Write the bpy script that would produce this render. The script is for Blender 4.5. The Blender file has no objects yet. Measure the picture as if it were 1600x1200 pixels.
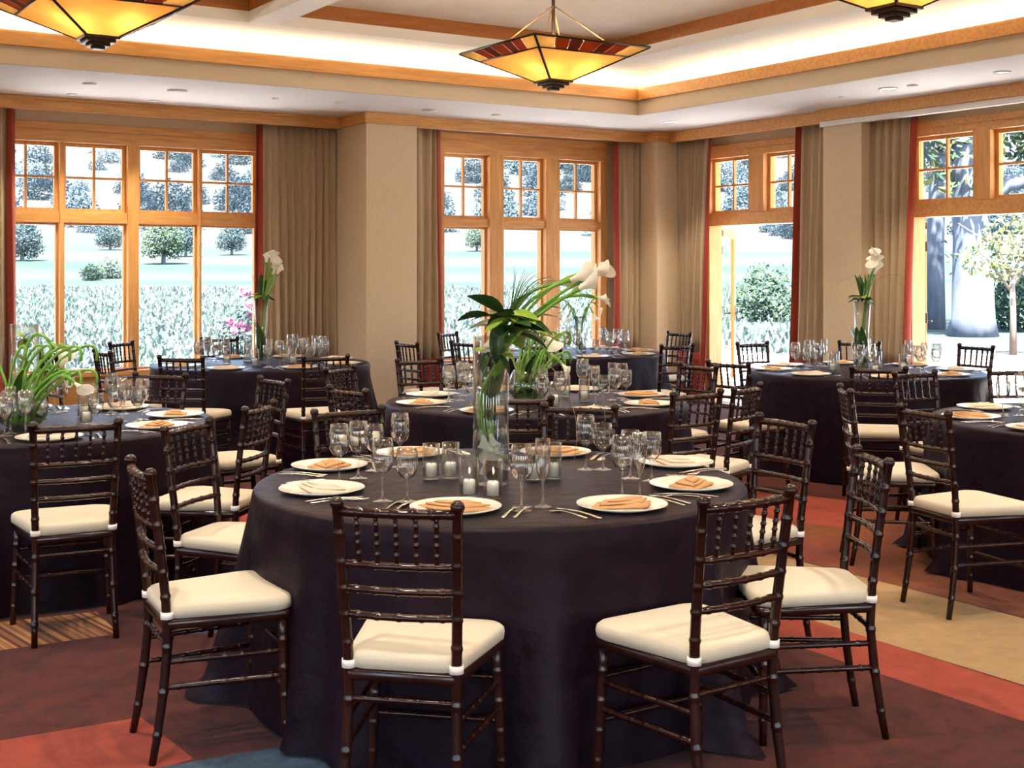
import bpy, bmesh, math, random
from mathutils import Vector, Matrix, Quaternion

# ------------------------------------------------------------------ camera / world / light
R = math.radians
F, CX, HY, EYE, TH = 2030.0, 800.0, 422.0, 1.55, R(32.7)      # focal length (px of a 1600x1200 frame), centre column, horizon row, eye height, yaw
SN, CS = math.sin(TH), math.cos(TH)
scn = bpy.context.scene
COL = scn.collection
cam = bpy.data.cameras.new('camera'); cam.sensor_width = 36.0; cam.lens = 36.0*F/1600.0
cam.shift_y = -(600.0-HY)/1600.0; cam.clip_start = .05; cam.clip_end = 2000
camo = bpy.data.objects.new('camera', cam); COL.objects.link(camo)
camo.location = (0, 0, EYE); camo.rotation_euler = (R(90), 0, -TH); scn.camera = camo

scn.view_settings.view_transform = 'Standard'; scn.view_settings.look = 'None'
scn.view_settings.gamma = 1.0; scn.view_settings.use_curve_mapping = False
scn.view_settings.exposure = 1.38

wd = bpy.data.worlds.new('sky'); scn.world = wd; wd.use_nodes = True
wn = wd.node_tree; wn.nodes.clear()
sky = wn.nodes.new('ShaderNodeTexSky'); sky.sky_type = 'NISHITA'; sky.sun_disc = False
sky.sun_elevation = R(58); sky.sun_rotation = R(200); sky.air_density = 1.0; sky.dust_density = 1.6; sky.ozone_density = 1.0
bg = wn.nodes.new('ShaderNodeBackground'); bg.inputs['Strength'].default_value = .75
wo = wn.nodes.new('ShaderNodeOutputWorld')
wn.links.new(sky.outputs[0], bg.inputs[0]); wn.links.new(bg.outputs[0], wo.inputs[0])

def lamp(name, kind, loc, energy, color=(1, 1, 1), rot=(0, 0, 0), **kw):
    l = bpy.data.lights.new(name, kind); l.energy = energy; l.color = color
    for k, v in kw.items(): setattr(l, k, v)
    o = bpy.data.objects.new(name, l); COL.objects.link(o); o.location = loc; o.rotation_euler = rot
    return o
SUN = Vector((.42, .50, -1.22)).to_track_quat('-Z', 'Y').to_euler()
lamp('sun', 'SUN', (0, -20, 40), 30.0, (1, .96, .88), SUN, angle=R(1.0))
WARM = (1, .80, .52)
# cove lights lying in the trough above the soffit
lamp('cove_light', 'AREA', (2.4, 11.12, 3.385), 120, WARM, (R(214), 0, 0), shape='RECTANGLE', size=12.0, size_y=.08)
lamp('cove_light', 'AREA', (8.86, 3.4, 3.385), 120, WARM, (R(146), 0, R(90)), shape='RECTANGLE', size=14.0, size_y=.08)

# ------------------------------------------------------------------ pixel -> place helpers
def cam2w(X, D, z): return Vector((CS*X+SN*D, -SN*X+CS*D, z))
def at_z(px, py, z):                       # point of the plane at height z seen at that pixel
    d = F*(EYE-z)/(py-HY); return cam2w((px-CX)/F*d, d, z)
def at_d(px, d, z=0.0): return cam2w((px-CX)/F*d, d, z)
def xA(px, y):                             # x on a wall y = const
    s = (px-CX)/F; return y*(SN+CS*s)/(CS-SN*s)
def yB(px, x):                             # y on a wall x = const
    s = (px-CX)/F; return x*(CS-SN*s)/(SN+CS*s)
def zA(px, py, y):
    s = (px-CX)/F; return EYE+(HY-py)/F*(y/(CS-SN*s))

# ------------------------------------------------------------------ materials
MT = {}
def mat(name, col, rough=.5, metal=0.0, spec=.5, noise=None, bump=None, sheen=0, coat=0, col2=None, scale=8, stretch=(1, 1, 1), trans=0, sss=0, wave=None):
    if name in MT: return MT[name]
    m = bpy.data.materials.new(name); m.use_nodes = True
    nt = m.node_tree; b = nt.nodes['Principled BSDF']
    b.inputs['Base Color'].default_value = (*col, 1); b.inputs['Roughness'].default_value = rough
    b.inputs['Metallic'].default_value = metal; b.inputs['Specular IOR Level'].default_value = spec
    if sheen: b.inputs['Sheen Weight'].default_value = sheen
    if coat: b.inputs['Coat Weight'].default_value = coat; b.inputs['Coat Roughness'].default_value = .08
    if trans: b.inputs['Transmission Weight'].default_value = trans
    if col2 is not None or bump:
        tc = nt.nodes.new('ShaderNodeTexCoord'); mp = nt.nodes.new('ShaderNodeMapping')
        mp.inputs['Scale'].default_value = stretch
        nt.links.new(tc.outputs['Object'], mp.inputs[0])
        nz = nt.nodes.new('ShaderNodeTexNoise'); nz.inputs['Scale'].default_value = scale; nz.inputs['Detail'].default_value = 5
        nt.links.new(mp.outputs[0], nz.inputs['Vector'])
        if col2 is not None:
            rp = nt.nodes.new('ShaderNodeValToRGB'); rp.color_ramp.elements[0].position = .35; rp.color_ramp.elements[1].position = .68
            rp.color_ramp.elements[0].color = (*col, 1); rp.color_ramp.elements[1].color = (*col2, 1)
            nt.links.new(nz.outputs[0], rp.inputs[0]); nt.links.new(rp.outputs[0], b.inputs['Base Color'])
        if bump:
            bp = nt.nodes.new('ShaderNodeBump'); bp.inputs['Strength'].default_value = bump; bp.inputs['Distance'].default_value = .01
            nt.links.new(nz.outputs[0], bp.inputs['Height']); nt.links.new(bp.outputs[0], b.inputs['Normal'])
    MT[name] = m; return m
def glassmat(name, tint, ior=3.0, gain=.7, rough=.0, base=.05):
    m = bpy.data.materials.new(name); m.use_nodes = True; nt = m.node_tree; nt.nodes.clear()
    o = nt.nodes.new('ShaderNodeOutputMaterial'); mx = nt.nodes.new('ShaderNodeMixShader')
    t = nt.nodes.new('ShaderNodeBsdfTransparent'); t.inputs[0].default_value = (*tint, 1)
    g = nt.nodes.new('ShaderNodeBsdfGlossy'); g.inputs['Roughness'].default_value = rough
    lw = nt.nodes.new('ShaderNodeLayerWeight'); lw.inputs[0].default_value = .5
    pw = nt.nodes.new('ShaderNodeMath'); pw.operation = 'POWER'; pw.inputs[1].default_value = ior
    mu = nt.nodes.new('ShaderNodeMath'); mu.operation = 'MULTIPLY_ADD'; mu.inputs[1].default_value = gain; mu.inputs[2].default_value = base; mu.use_clamp = True
    nt.links.new(lw.outputs['Facing'], pw.inputs[0]); nt.links.new(pw.outputs[0], mu.inputs[0]); nt.links.new(mu.outputs[0], mx.inputs[0])
    nt.links.new(t.outputs[0], mx.inputs[1]); nt.links.new(g.outputs[0], mx.inputs[2]); nt.links.new(mx.outputs[0], o.inputs[0])
    MT[name] = m; return m
def emis(name, col, s):
    m = bpy.data.materials.new(name); m.use_nodes = True; nt = m.node_tree; nt.nodes.clear()
    o = nt.nodes.new('ShaderNodeOutputMaterial'); e = nt.nodes.new('ShaderNodeEmission')
    e.inputs[0].default_value = (*col, 1); e.inputs[1].default_value = s; nt.links.new(e.outputs[0], o.inputs[0]); MT[name] = m; return m
def translucent(name, col, frac=.5, rough=.4):
    m = bpy.data.materials.new(name); m.use_nodes = True; nt = m.node_tree; b = nt.nodes['Principled BSDF']
    b.inputs['Base Color'].default_value = (*col, 1); b.inputs['Roughness'].default_value = rough
    t = nt.nodes.new('ShaderNodeBsdfTranslucent'); t.inputs[0].default_value = (*col, 1)
    mx = nt.nodes.new('ShaderNodeMixShader'); mx.inputs[0].default_value = frac
    o = nt.nodes['Material Output']
    nt.links.new(b.outputs[0], mx.inputs[1]); nt.links.new(t.outputs[0], mx.inputs[2]); nt.links.new(mx.outputs[0], o.inputs[0])
    MT[name] = m; return m

mat('fir', (.63, .29, .08), .4, col2=(.78, .40, .13), scale=6, stretch=(.6, 6, 6))
mat('fir_v', (.63, .29, .08), .4, col2=(.78, .40, .13), scale=6, stretch=(6, 6, .5))
mat('fir_dark', (.36, .125, .028), .4, col2=(.46, .17, .04), scale=5, stretch=(.6, 5, 5))
mat('white_paint', (.90, .885, .86), .75)
mat('plaster', (.80, .68, .53), .85, col2=(.86, .75, .61), scale=3, bump=.05)
mat('fascia_paint', (.66, .55, .41), .8)
mat('wallcover', (.68, .52, .335), .8, col2=(.72, .56, .375), scale=40, stretch=(1, 1, .3), bump=.04)
mat('curtain_cloth', (.44, .315, .195), .85, sheen=.2, col2=(.50, .365, .235), scale=60, stretch=(1, 1, .05))
mat('curtain_red', (.36, .045, .02), .8, sheen=.2)
mat('mahogany', (.013, .0028, .002), .24, spec=.42, coat=.1, col2=(.030, .0065, .004), scale=18, stretch=(1, 1, .3))
mat('cushion_cloth', (.575, .50, .375), .85, sheen=.15, bump=.06, scale=35)
mat('tie_cloth', (.85, .78, .72), .8)
mat('table_cloth', (.0085, .0035, .0075), .45, spec=.10, bump=.6, scale=14, col2=(.014, .006, .0125))
mat('porcelain', (.76, .70, .60), .18, coat=.3)
mat('napkin_cloth', (.52, .28, .12), .8, bump=.1, scale=40)
mat('napkin_pale', (.66, .52, .40), .8, bump=.1, scale=40)
mat('silver', (.78, .74, .68), .18, metal=1)
mat('bronze', (.045, .028, .018), .4, metal=.7)
mat('bronze_pale', (.30, .17, .07), .35, metal=.8)
mat('wax', (.88, .82, .68), .5)
mat('wick', (.05, .04, .03), .9)
mat('chrome_dark', (.18, .15, .12), .35, metal=.8)
mat('leaf_dark', (.018, .060, .010), .35, col2=(.035, .10, .015), scale=9)
mat('leaf_lime', (.20, .33, .030), .45, col2=(.30, .42, .05), scale=9)
mat('stem_green', (.13, .30, .025), .4, col2=(.20, .40, .05), scale=12)
mat('grass_blade', (.05, .13, .02), .45)
mat('orchid_green', (.42, .55, .08), .5)
mat('twig', (.16, .10, .05), .7)
translucent('calla_white', (.90, .86, .76), .3)
glassmat('glass', (.98, .985, .985), 1.7, 1.0, .02, .08)
glassmat('vase_glass', (.975, .985, .985), 2.0, .85, .02, .07)
glassmat('pane_glass', (.985, .99, .99), 5.0, .3, 0, .004)
glassmat('water', (.96, .985, .97), 5.0, .25)
translucent('mica', (.80, .56, .28), .5, .3)
translucent('tile_cream', (.78, .62, .34), .55, .3)
translucent('tile_rust', (.40, .10, .035), .4, .3)
translucent('tile_dark', (.22, .05, .03), .35, .3)
emis('bulb', (1, .82, .5), 60)
emis('downlight_glow', (1, .93, .82), 2.0)
mat('tyre', (.02, .02, .02), .8)

# ------------------------------------------------------------------ mesh helpers
class MB:
    def __init__(s): s.v = []; s.f = []; s.m = []; s.mats = []; s.sm = []
    def _mi(s, m):
        if m not in s.mats: s.mats.append(m)
        return s.mats.index(m)
    def add(s, vs, fs, m=None, smooth=False):
        o = len(s.v); s.v += [tuple(v) for v in vs]
        for f in fs: s.f.append(tuple(i+o for i in f)); s.m.append(0 if m is None else s._mi(m)); s.sm.append(smooth)
    def box(s, a, b, m=None):
        x0, y0, z0 = a; x1, y1, z1 = b
        x0, x1 = min(x0, x1), max(x0, x1); y0, y1 = min(y0, y1), max(y0, y1); z0, z1 = min(z0, z1), max(z0, z1)
        s.add([(x0,y0,z0),(x1,y0,z0),(x1,y1,z0),(x0,y1,z0),(x0,y0,z1),(x1,y0,z1),(x1,y1,z1),(x0,y1,z1)],
              [(0,3,2,1),(4,5,6,7),(0,1,5,4),(1,2,6,5),(2,3,7,6),(3,0,4,7)], m)
    def tube(s, pts, rad, n=8, m=None, cap=True):
        pts = [Vector(p) for p in pts]
        if not isinstance(rad, (list, tuple)): rad = [rad]*len(pts)
        vs = []; up = None
        for i, p in enumerate(pts):
            t = (pts[min(i+1, len(pts)-1)]-pts[max(i-1, 0)]).normalized()
            if up is None:
                up = Vector((0, 0, 1)) if abs(t.z) < .9 else Vector((1, 0, 0))
            a = t.cross(up).normalized(); b = a.cross(t).normalized(); up = b
            for k in range(n):
                an = 2*math.pi*k/n; vs.append(p+(a*math.cos(an)+b*math.sin(an))*rad[i])
        fs = [(i*n+k, i*n+(k+1) % n, (i+1)*n+(k+1) % n, (i+1)*n+k) for i in range(len(pts)-1) for k in range(n)]
        if cap: fs += [tuple(range(n-1, -1, -1)), tuple(range((len(pts)-1)*n, len(pts)*n))]
        s.add(vs, fs, m, True)
    def lathe(s, prof, n=24, m=None, c=(0, 0, 0), closed=False):
        vs = []; fs = []
        for r, z in prof:
            for k in range(n):
                a = 2*math.pi*k/n; vs.append((c[0]+r*math.cos(a), c[1]+r*math.sin(a), c[2]+z))
        L = len(prof)
        for i in range(L-1 if not closed else L):
            j = (i+1) % L
            for k in range(n): fs.append((i*n+k, i*n+(k+1) % n, j*n+(k+1) % n, j*n+k))
        s.add(vs, fs, m, True)
    def mesh(s, name, default=None):
        me = bpy.data.meshes.new(name); me.from_pydata(s.v, [], s.f)
        ms = s.mats if s.mats else [default]
        for m in ms: me.materials.append(MT[m] if isinstance(m, str) else m)
        for p, i, q in zip(me.polygons, s.m, s.sm): p.material_index = i; p.use_smooth = q
        me.update(); return me
def bevel(me, w, seg=2):
    bm = bmesh.new(); bm.from_mesh(me)
    bmesh.ops.bevel(bm, geom=list(bm.edges), offset=w, segments=seg, affect='EDGES', profile=.6, clamp_overlap=True)
    bm.to_mesh(me); bm.free(); me.update(); return me
def obj(name, me, parent=None, loc=None, rot=None, mw=None):
    o = bpy.data.objects.new(name, me); COL.objects.link(o)
    if parent is not None: o.parent = parent
    if mw is not None: o.matrix_local = mw
    if loc is not None: o.location = loc
    if rot is not None: o.rotation_euler = rot
    return o
def tag(o, label, cat, group=None, kind=None):
    if label: o['label'] = label
    if cat: o['category'] = cat
    if group: o['group'] = group
    if kind: o['kind'] = kind
    return o
def thing(name, label, cat, loc=(0, 0, 0), rz=0, group=None):
    o = obj(name, None, None, loc, (0, 0, rz)); o.empty_display_size = .1; return tag(o, label, cat, group)
def struct(name, me, label=None, cat=None):
    o = obj(name, me); o['kind'] = 'structure'
    if label: o['label'] = label
    if cat: o['category'] = cat
    return o
def boxmesh(name, a, b, m, bev=0):
    q = MB(); q.box(a, b, m); me = q.mesh(name)
    return bevel(me, bev) if bev else me
def bez(p0, p1, p2, n=7):
    p0, p1, p2 = Vector(p0), Vector(p1), Vector(p2)
    return [p0*(1-t)**2+p1*2*t*(1-t)+p2*t*t for t in [i/(n-1) for i in range(n)]]

# ------------------------------------------------------------------ room shell
XW, YW = -4.2, -4.2                        # far sides of the hall, behind and left of the camera
ZS, ZT0, ZT1, Z2, ZC = 3.17, 3.315, 3.425, 3.55, 3.76
YF, XF = 10.735, 8.465                     # inner faces of the lowered soffit
YA1, YA2, XB1, XB2 = 12.6, 12.05, 9.83, 9.76   # valance boards
YWA, YWB2, XWB = 12.9, 12.4, 10.1          # window planes
XEND = 10.3

# carpet: one surface, woven pattern as colour only
def carpet():
    m = bpy.data.materials.new('carpet'); m.use_nodes = True; nt = m.node_tree; b = nt.nodes['Principled BSDF']
    b.inputs['Roughness'].default_value = .95; b.inputs['Specular IOR Level'].default_value = .1; b.inputs['Sheen Weight'].default_value = .1
    tc = nt.nodes.new('ShaderNodeTexCoord'); sp = nt.nodes.new('ShaderNodeSeparateXYZ')
    nt.links.new(tc.outputs['Object'], sp.inputs[0])
    nz = nt.nodes.new('ShaderNodeTexNoise'); nz.inputs['Scale'].default_value = 9; nz.inputs['Detail'].default_value = 8; nz.inputs['Roughness'].default_value = .75
    nt.links.new(tc.outputs['Object'], nz.inputs['Vector'])
    def mth(op, a, c):
        n = nt.nodes.new('ShaderNodeMath'); n.operation = op
        for i, q in enumerate((a, c)):
            if isinstance(q, (int, float)): n.inputs[i].default_value = q
            else: nt.links.new(q, n.inputs[i])
        return n.outputs[0]
    def tone(c0, c1, src=None):
        r = nt.nodes.new('ShaderNodeValToRGB'); r.color_ramp.elements[0].position = .36; r.color_ramp.elements[1].position = .64
        r.color_ramp.elements[0].color = (*c0, 1); r.color_ramp.elements[1].color = (*c1, 1)
        nt.links.new(src or nz.outputs[0], r.inputs[0]); return r.outputs[0]
    cur = tone((.036, .004, .001), (.085, .0125, .003))
    P = lambda x, y: at_z(x, y, 0)
    LR = ((.20, .028, .012), (.28, .046, .021)); TAN = ((.26, .16, .070), (.33, .215, .105)); BR = ((.12, .030, .008), (.17, .048, .012))
    DK = ((.035, .005, .002), (.08, .012, .004)); BL = ((.008, .020, .045), (.05, .085, .13)); MR = ((.14, .028, .012), (.20, .042, .018))
    patches = [
        ([(1150,848),(1362,886),(1800,985),(1800,1019),(1362,905),(1150,850)], None),
    ]
    quads = [
        (BR, [(1100,752),(1420,800),(1800,905),(1700,995),(1362,905),(1080,835)]),
        (LR, [(1040,748),(1330,783),(1330,826),(1040,790)]),
        (MR, [(1040,820),(1330,846),(1330,884),(1040,860)]),
        (TAN, [(1080,835),(1362,905),(1700,992),(1700,1104),(1359,997),(1080,912)]),
        (LR, [(1080,912),(1359,997),(1700,1104),(1700,1162),(1361,1048),(1080,955)]),
        (DK, [(1373,1192),(1600,1126),(1800,1068),(1800,1300),(1250,1300)]),
        (LR, [(-200,1190),(0,1157),(220,1120),(302,1185),(237,1205),(-200,1290)]),
        (BL, [(200,1208),(443,1165),(640,1150),(700,1260),(150,1330)]),
        (BL, [(300,960),(350,955),(352,988),(300,990)]),
        (LR, [(380,790),(470,780),(470,830),(370,835)]),
    ]
    def mask(poly):
        pts = [P(*q) for q in poly]; cx = sum(p.x for p in pts)/len(pts); cy = sum(p.y for p in pts)/len(pts); out = None
        for i, p in enumerate(pts):
            q = pts[(i+1) % len(pts)]; nx, ny = -(q.y-p.y), q.x-p.x
            if nx*(cx-p.x)+ny*(cy-p.y) < 0: nx, ny = -nx, -ny
            d = mth('ADD', mth('ADD', mth('MULTIPLY', sp.outputs[0], nx), mth('MULTIPLY', sp.outputs[1], ny)), -(nx*p.x+ny*p.y))
            g = mth('GREATER_THAN', d, 0.0)
            out = g if out is None else mth('MULTIPLY', out, g)
        return out
    def over(col, msk, cur):
        mx = nt.nodes.new('ShaderNodeMix'); mx.data_type = 'RGBA'
        nt.links.new(msk, mx.inputs[0]); nt.links.new(cur, mx.inputs[6]); nt.links.new(col, mx.inputs[7]); return mx.outputs[2]
    for c, q in quads: cur = over(tone(*c), mask(q), cur)
    # woven stripes beside the left table
    mp = nt.nodes.new('ShaderNodeMapping'); mp.inputs['Rotation'].default_value = (0, 0, R(-8)); nt.links.new(tc.outputs['Object'], mp.inputs[0])
    wv = nt.nodes.new('ShaderNodeTexNoise'); wv.noise_dimensions = '1D'; wv.inputs['Scale'].default_value = 1
    s2 = nt.nodes.new('ShaderNodeSeparateXYZ'); nt.links.new(mp.outputs[0], s2.inputs[0])
    nt.links.new(mth('MULTIPLY', s2.outputs[0], 34.0), wv.inputs['W'])
    cur = over(tone((.10, .018, .008), (.42, .20, .06), wv.outputs[0]), mask([(-120,985),(0,972),(150,955),(186,990),(0,1016),(-120,1032)]), cur)
    nt.links.new(cur, b.inputs['Base Color'])
    bp = nt.nodes.new('ShaderNodeBump'); bp.inputs['Strength'].default_value = .3; bp.inputs['Distance'].default_value = .01
    n2 = nt.nodes.new('ShaderNodeTexNoise'); n2.inputs['Scale'].default_value = 220; nt.links.new(tc.outputs['Object'], n2.inputs['Vector'])
    nt.links.new(n2.outputs[0], bp.inputs['Height']); nt.links.new(bp.outputs[0], b.inputs['Normal'])
    MT['carpet'] = m
carpet()
struct('floor', boxmesh('floor', (XW, YW, -.12), (XEND, 13.1, 0), 'carpet'), 'patterned red, brown and tan carpet floor', 'floor')

# unseen walls behind and left of camera: piers between openings added for fill
def open_wall(name, label, M, u0, u1, n):
    w = struct(name, boxmesh(name, M(u0, 0, 0), M(u1, .15, .5), 'wallcover'), label, 'wall')
    obj('upper_wall', boxmesh('upper_wall', M(u0, 0, 2.8), M(u1, .15, 3.76), 'wallcover'), w)
    for i in range(n+1):
        u = u0+(u1-u0)*i/n; obj('pier', boxmesh('pier', M(max(u0, u-.92), 0, .5), M(min(u1, u+.92), .15, 2.8), 'wallcover'), w)
open_wall('wall_left', 'beige side wall with openings added for fill light, left of the camera', lambda u, n, z: (XW-n, u, z), YW, 13.1, 6)
open_wall('wall_front', 'beige end wall with openings added for fill light, behind the camera', lambda u, n, z: (u, YW-n, z), XW, XEND, 5)
# ceiling: soffit, cove trough, ring, coffers
ceil = struct('ceiling', boxmesh('ceiling', (XW, YW, ZC), (XEND+.4, 13.3, ZC+.12), 'plaster'), 'coffered plaster ceiling with lit cove', 'ceiling')
def cpart(name, a, b, m): return obj(name, boxmesh(name, a, b, m), ceil)
cpart('soffit', (XW, YF, ZS), (XEND+.4, 13.3, ZS+.05), 'white_paint')
cpart('soffit', (XF, YW, ZS), (XEND+.4, YF, ZS+.05), 'white_paint')
cpart('fascia', (XW, YF-.02, ZS-.001), (XF+.02, YF+.02, ZT1-.005), 'fascia_paint')
cpart('fascia', (XF-.02, YW, ZS-.001), (XF+.02, YF-.02, ZT1-.005), 'fascia_paint')
cpart('trough_wall', (XW, 11.75, ZS+.05), (9.6, 11.8, Z2), 'white_paint')
cpart('trough_wall', (9.5, YW, ZS+.05), (9.55, 11.75, Z2), 'white_paint')
YR, XR, XBM0, XBM1 = 9.97, 7.57, 3.88, 4.13
cpart('ring', (XW, YR, Z2), (9.6, 11.8, Z2+.09), 'white_paint')
cpart('ring', (XR, YW, Z2), (9.6, YR, Z2+.09), 'white_paint')
cpart('beam', (XBM0, YW, Z2), (XBM1, YR, Z2+.09), 'white_paint')
cpart('beam', (XW, 4.9, Z2+.001), (XR, 5.14, Z2+.089), 'white_paint')
n_trim = 0
def trim(a, b, m='fir', bev=.006):
    global n_trim; n_trim += 1
    return struct('trim_%d' % n_trim, boxmesh('trim', a, b, m, bev))
# wooden edge of the cove
trim((XW, YF-.055, ZT0), (XF-.02, YF-.02, ZT1)); trim((XF-.055, YW, ZT0), (XF-.02, YF-.055, ZT1))
trim((XW, YF-.045, ZT1-.004), (XF-.02, YF+.05, ZT1+.012)); trim((XF-.045, YW, ZT1-.004), (XF+.05, YF-.045, ZT1+.012))
# coffer liners
for x0, x1 in ((XBM1, XR), (XW, XBM0)):
    for y0, y1 in ((5.14, YR), (YW, 4.9)):
        g = .035
        trim((x0, y1-.0, Z2+.09), (x1, y1+.05, ZC+.002), 'fir_dark'); trim((x0, y0-.05, Z2+.09), (x1, y0, ZC+.002), 'fir_dark')
        trim((x1, y0, Z2+.09), (x1+.05, y1, ZC+.002), 'fir_dark'); trim((x0-.05, y0, Z2+.09), (x0, y1, ZC+.002), 'fir_dark')

# valance boards (crown) below the soffit
ZV = 3.045
def crown(a, b): trim(a, b, 'fir', .01)
XP0, XP1, YP = 5.93, 6.52, 12.0           # back pillar
crown((XW, YA1-.03, ZV), (XP0, YA1+.02, ZS)); crown((XW, YA1-.045, ZS-.035), (XP0, YA1-.02, ZS))
crown((XP1, YA2-.03, ZV), (9.62, YA2+.02, ZS)); crown((XP1, YA2-.045, ZS-.035), (9.62, YA2-.02, ZS))
crown((XP0-.035, YP-.045, ZV+.01), (XP1+.035, YP+.0, ZS)); crown((XP0-.035, YP, ZV+.01), (XP0, YA1-.04, ZS)); crown((XP1, YP, ZV+.01), (XP1+.035, YA2-.03, ZS))
YBP0, YBP1 = 8.90, 9.41                   # pillar on the door wall
crown((XB1-.03, YBP1+.02, ZV), (XB1+.02, 11.85, ZS))
crown((XB2-.045, YW, ZV+.01), (XB2+.0, YBP1+.02, ZS))
struct('trim_%d' % (n_trim+1), boxmesh('trim', (XB2-.01, YW, ZV-.045), (XB2+.06, YBP1, ZV+.01), 'white_paint', .004)); n_trim += 1
# corner post
struct('wall_corner', boxmesh('wall_corner', (9.62, 11.85, 0), (XEND, 13.1, ZS), 'wallcover', .004), 'beige corner post between the two curtained walls', 'wall')
crown((9.59, 11.82, ZV+.005), (9.86, 12.08, ZS))
# pillars
struct('wall_pillar', boxmesh('wall_pillar', (XP0, YP, 0), (XP1, 13.1, ZS), 'wallcover', .004), 'broad beige pillar between the back windows', 'pillar')
trim((XP0-.015, YP-.018, 0), (XP1+.015, YP, .14), 'white_paint')
struct('wall_pier', boxmesh('wall_pier', (9.80, YBP0, 0), (XEND, YBP1, ZS), 'wallcover', .004), 'beige pier between the two terrace doorways', 'pillar')
trim((9.785, YBP0-.01, 0), (9.80, YBP1+.01, .14), 'white_paint')

# ------------------------------------------------------------------ windows
def MA(plane): return lambda u, n, z: (u, plane+n, z)
def MBx(plane): return lambda u, n, z: (plane+n, u, z)
def mbox(M, u0, u1, n0, n1, z0, z1, m, bev=.004):
    return boxmesh('piece', M(u0, n0, z0), M(u1, n1, z1), m, bev)
def lite(par, M, u0, u1, z0, z1, grid, sw=.035, mid=None):
    # sash ring, muntins, pane
    q = MB()
    for a in ((u0-.0, u0+sw, z0, z1), (u1-sw, u1, z0, z1), (u0+sw, u1-sw, z0, z0+sw), (u0+sw, u1-sw, z1-sw, z1)):
        q.box(M(a[0], .05, a[2]), M(a[1], .10, a[3]), 'fir_v')
    s = obj('sash', q.mesh('sash'), par)
    if grid:
        um = mid if mid else (u0+u1)/2; zm = (z0+z1)/2
        obj('muntin', boxmesh('muntin', M(um-.011, .055, z0+sw), M(um+.011, .09, z1-sw), 'fir_v'), s)
        obj('muntin', boxmesh('muntin', M(u0+sw, .057, zm-.011), M(u1-sw, .088, zm+.011), 'fir'), s)
        for a0, a1 in ((u0+sw, um-.011), (um+.011, u1-sw)):
            for c0, c1 in ((z0+sw, zm-.011), (zm+.011, z1-sw)):
                obj('pane', boxmesh('pane', M(a0, .070, c0), M(a1, .074, c1), 'pane_glass'), s)
    else:
        obj('pane', boxmesh('pane', M(u0+sw, .070, z0+sw), M(u1-sw, .074, z1-sw), 'pane_glass'), s)

def window(n, label, M, lites, zs, head_top, u_lo, u_hi, wall_bottom=True):
    zsill, zl1, zu0, zu1 = zs
    w = obj('window_%d' % n, None); w['kind'] = 'structure'; w['label'] = label; w['category'] = 'window'
    obj('head', mbox(M, u_lo, u_hi, -.03, .16, zu1, head_top, 'fir'), w)
    obj('head_trim', mbox(M, u_lo, u_hi, -.05, -.03, head_top-.07, head_top, 'fir'), w)
    obj('transom', mbox(M, u_lo, u_hi, -.01, .16, zl1, zu0, 'fir'), w)
    obj('sill', mbox(M, u_lo, u_hi, -.07, .16, zsill-.05, zsill, 'fir'), w)
    if wall_bottom: obj('apron_panel', mbox(M, u_lo, u_hi, -.01, .16, 0, zsill-.05, 'fir'), w)
    edges = [u_lo]+[e for l in lites for e in l]+[u_hi]
    for i in range(0, len(edges), 2):
        if abs(edges[i+1]-edges[i]) > .004:
            obj('mullion', mbox(M, edges[i], edges[i+1], -.03, .16, zsill, zu1, 'fir_v'), w)
    for u0, u1 in lites:
        lite(w, M, u0, u1, zu0, zu1, True); lite(w, M, u0, u1, zsill, zl1, False, .022)
    return w
sw = .035
pxl = lambda a, b, y: (xA(a, y+.07)-sw, xA(b, y+.07)+sw)
L1 = [(-6, 84), (102, 190), (218, 301), (315, 394)]
W1 = [pxl(a, b, YWA) for a, b in L1]
window(1, 'four-bay wooden window with small-paned transoms, left of the pillar', MA(YWA), W1, (.56, 2.01, 2.115, 2.785), 2.97, W1[0][0]-.08, XP0)
L2 = [(692, 754), (784, 842), (871, 927)]
W2 = [pxl(a, b, YWB2) for a, b in L2]
window(2, 'three-bay wooden window with small-paned transoms, right of the pillar', MA(YWB2), W2, (.56, 2.03, 2.12, 2.835), 3.06, XP1, W2[-1][1]+.10)
# wall pieces around the back windows
wallb = struct('wall_back', boxmesh('wall_back', (XW, 12.93, 0), (W1[0][0]-.08, 13.1, ZS), 'wallcover'), 'beige wall at the far left behind the curtain', 'wall')
obj('upper_wall', boxmesh('upper_wall', (W1[0][0]-.08, YWA, 2.97), (XP0, 13.1, ZS), 'wallcover'), wallb)
obj('upper_wall', boxmesh('upper_wall', (XP1, YWB2, 3.06), (9.62, YWB2+.17, ZS), 'wallcover'), wallb)
obj('side_wall', boxmesh('side_wall', (W2[-1][1]+.10, YWB2, 0), (9.62, YWB2+.17, 3.06), 'wallcover'), wallb)
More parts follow.
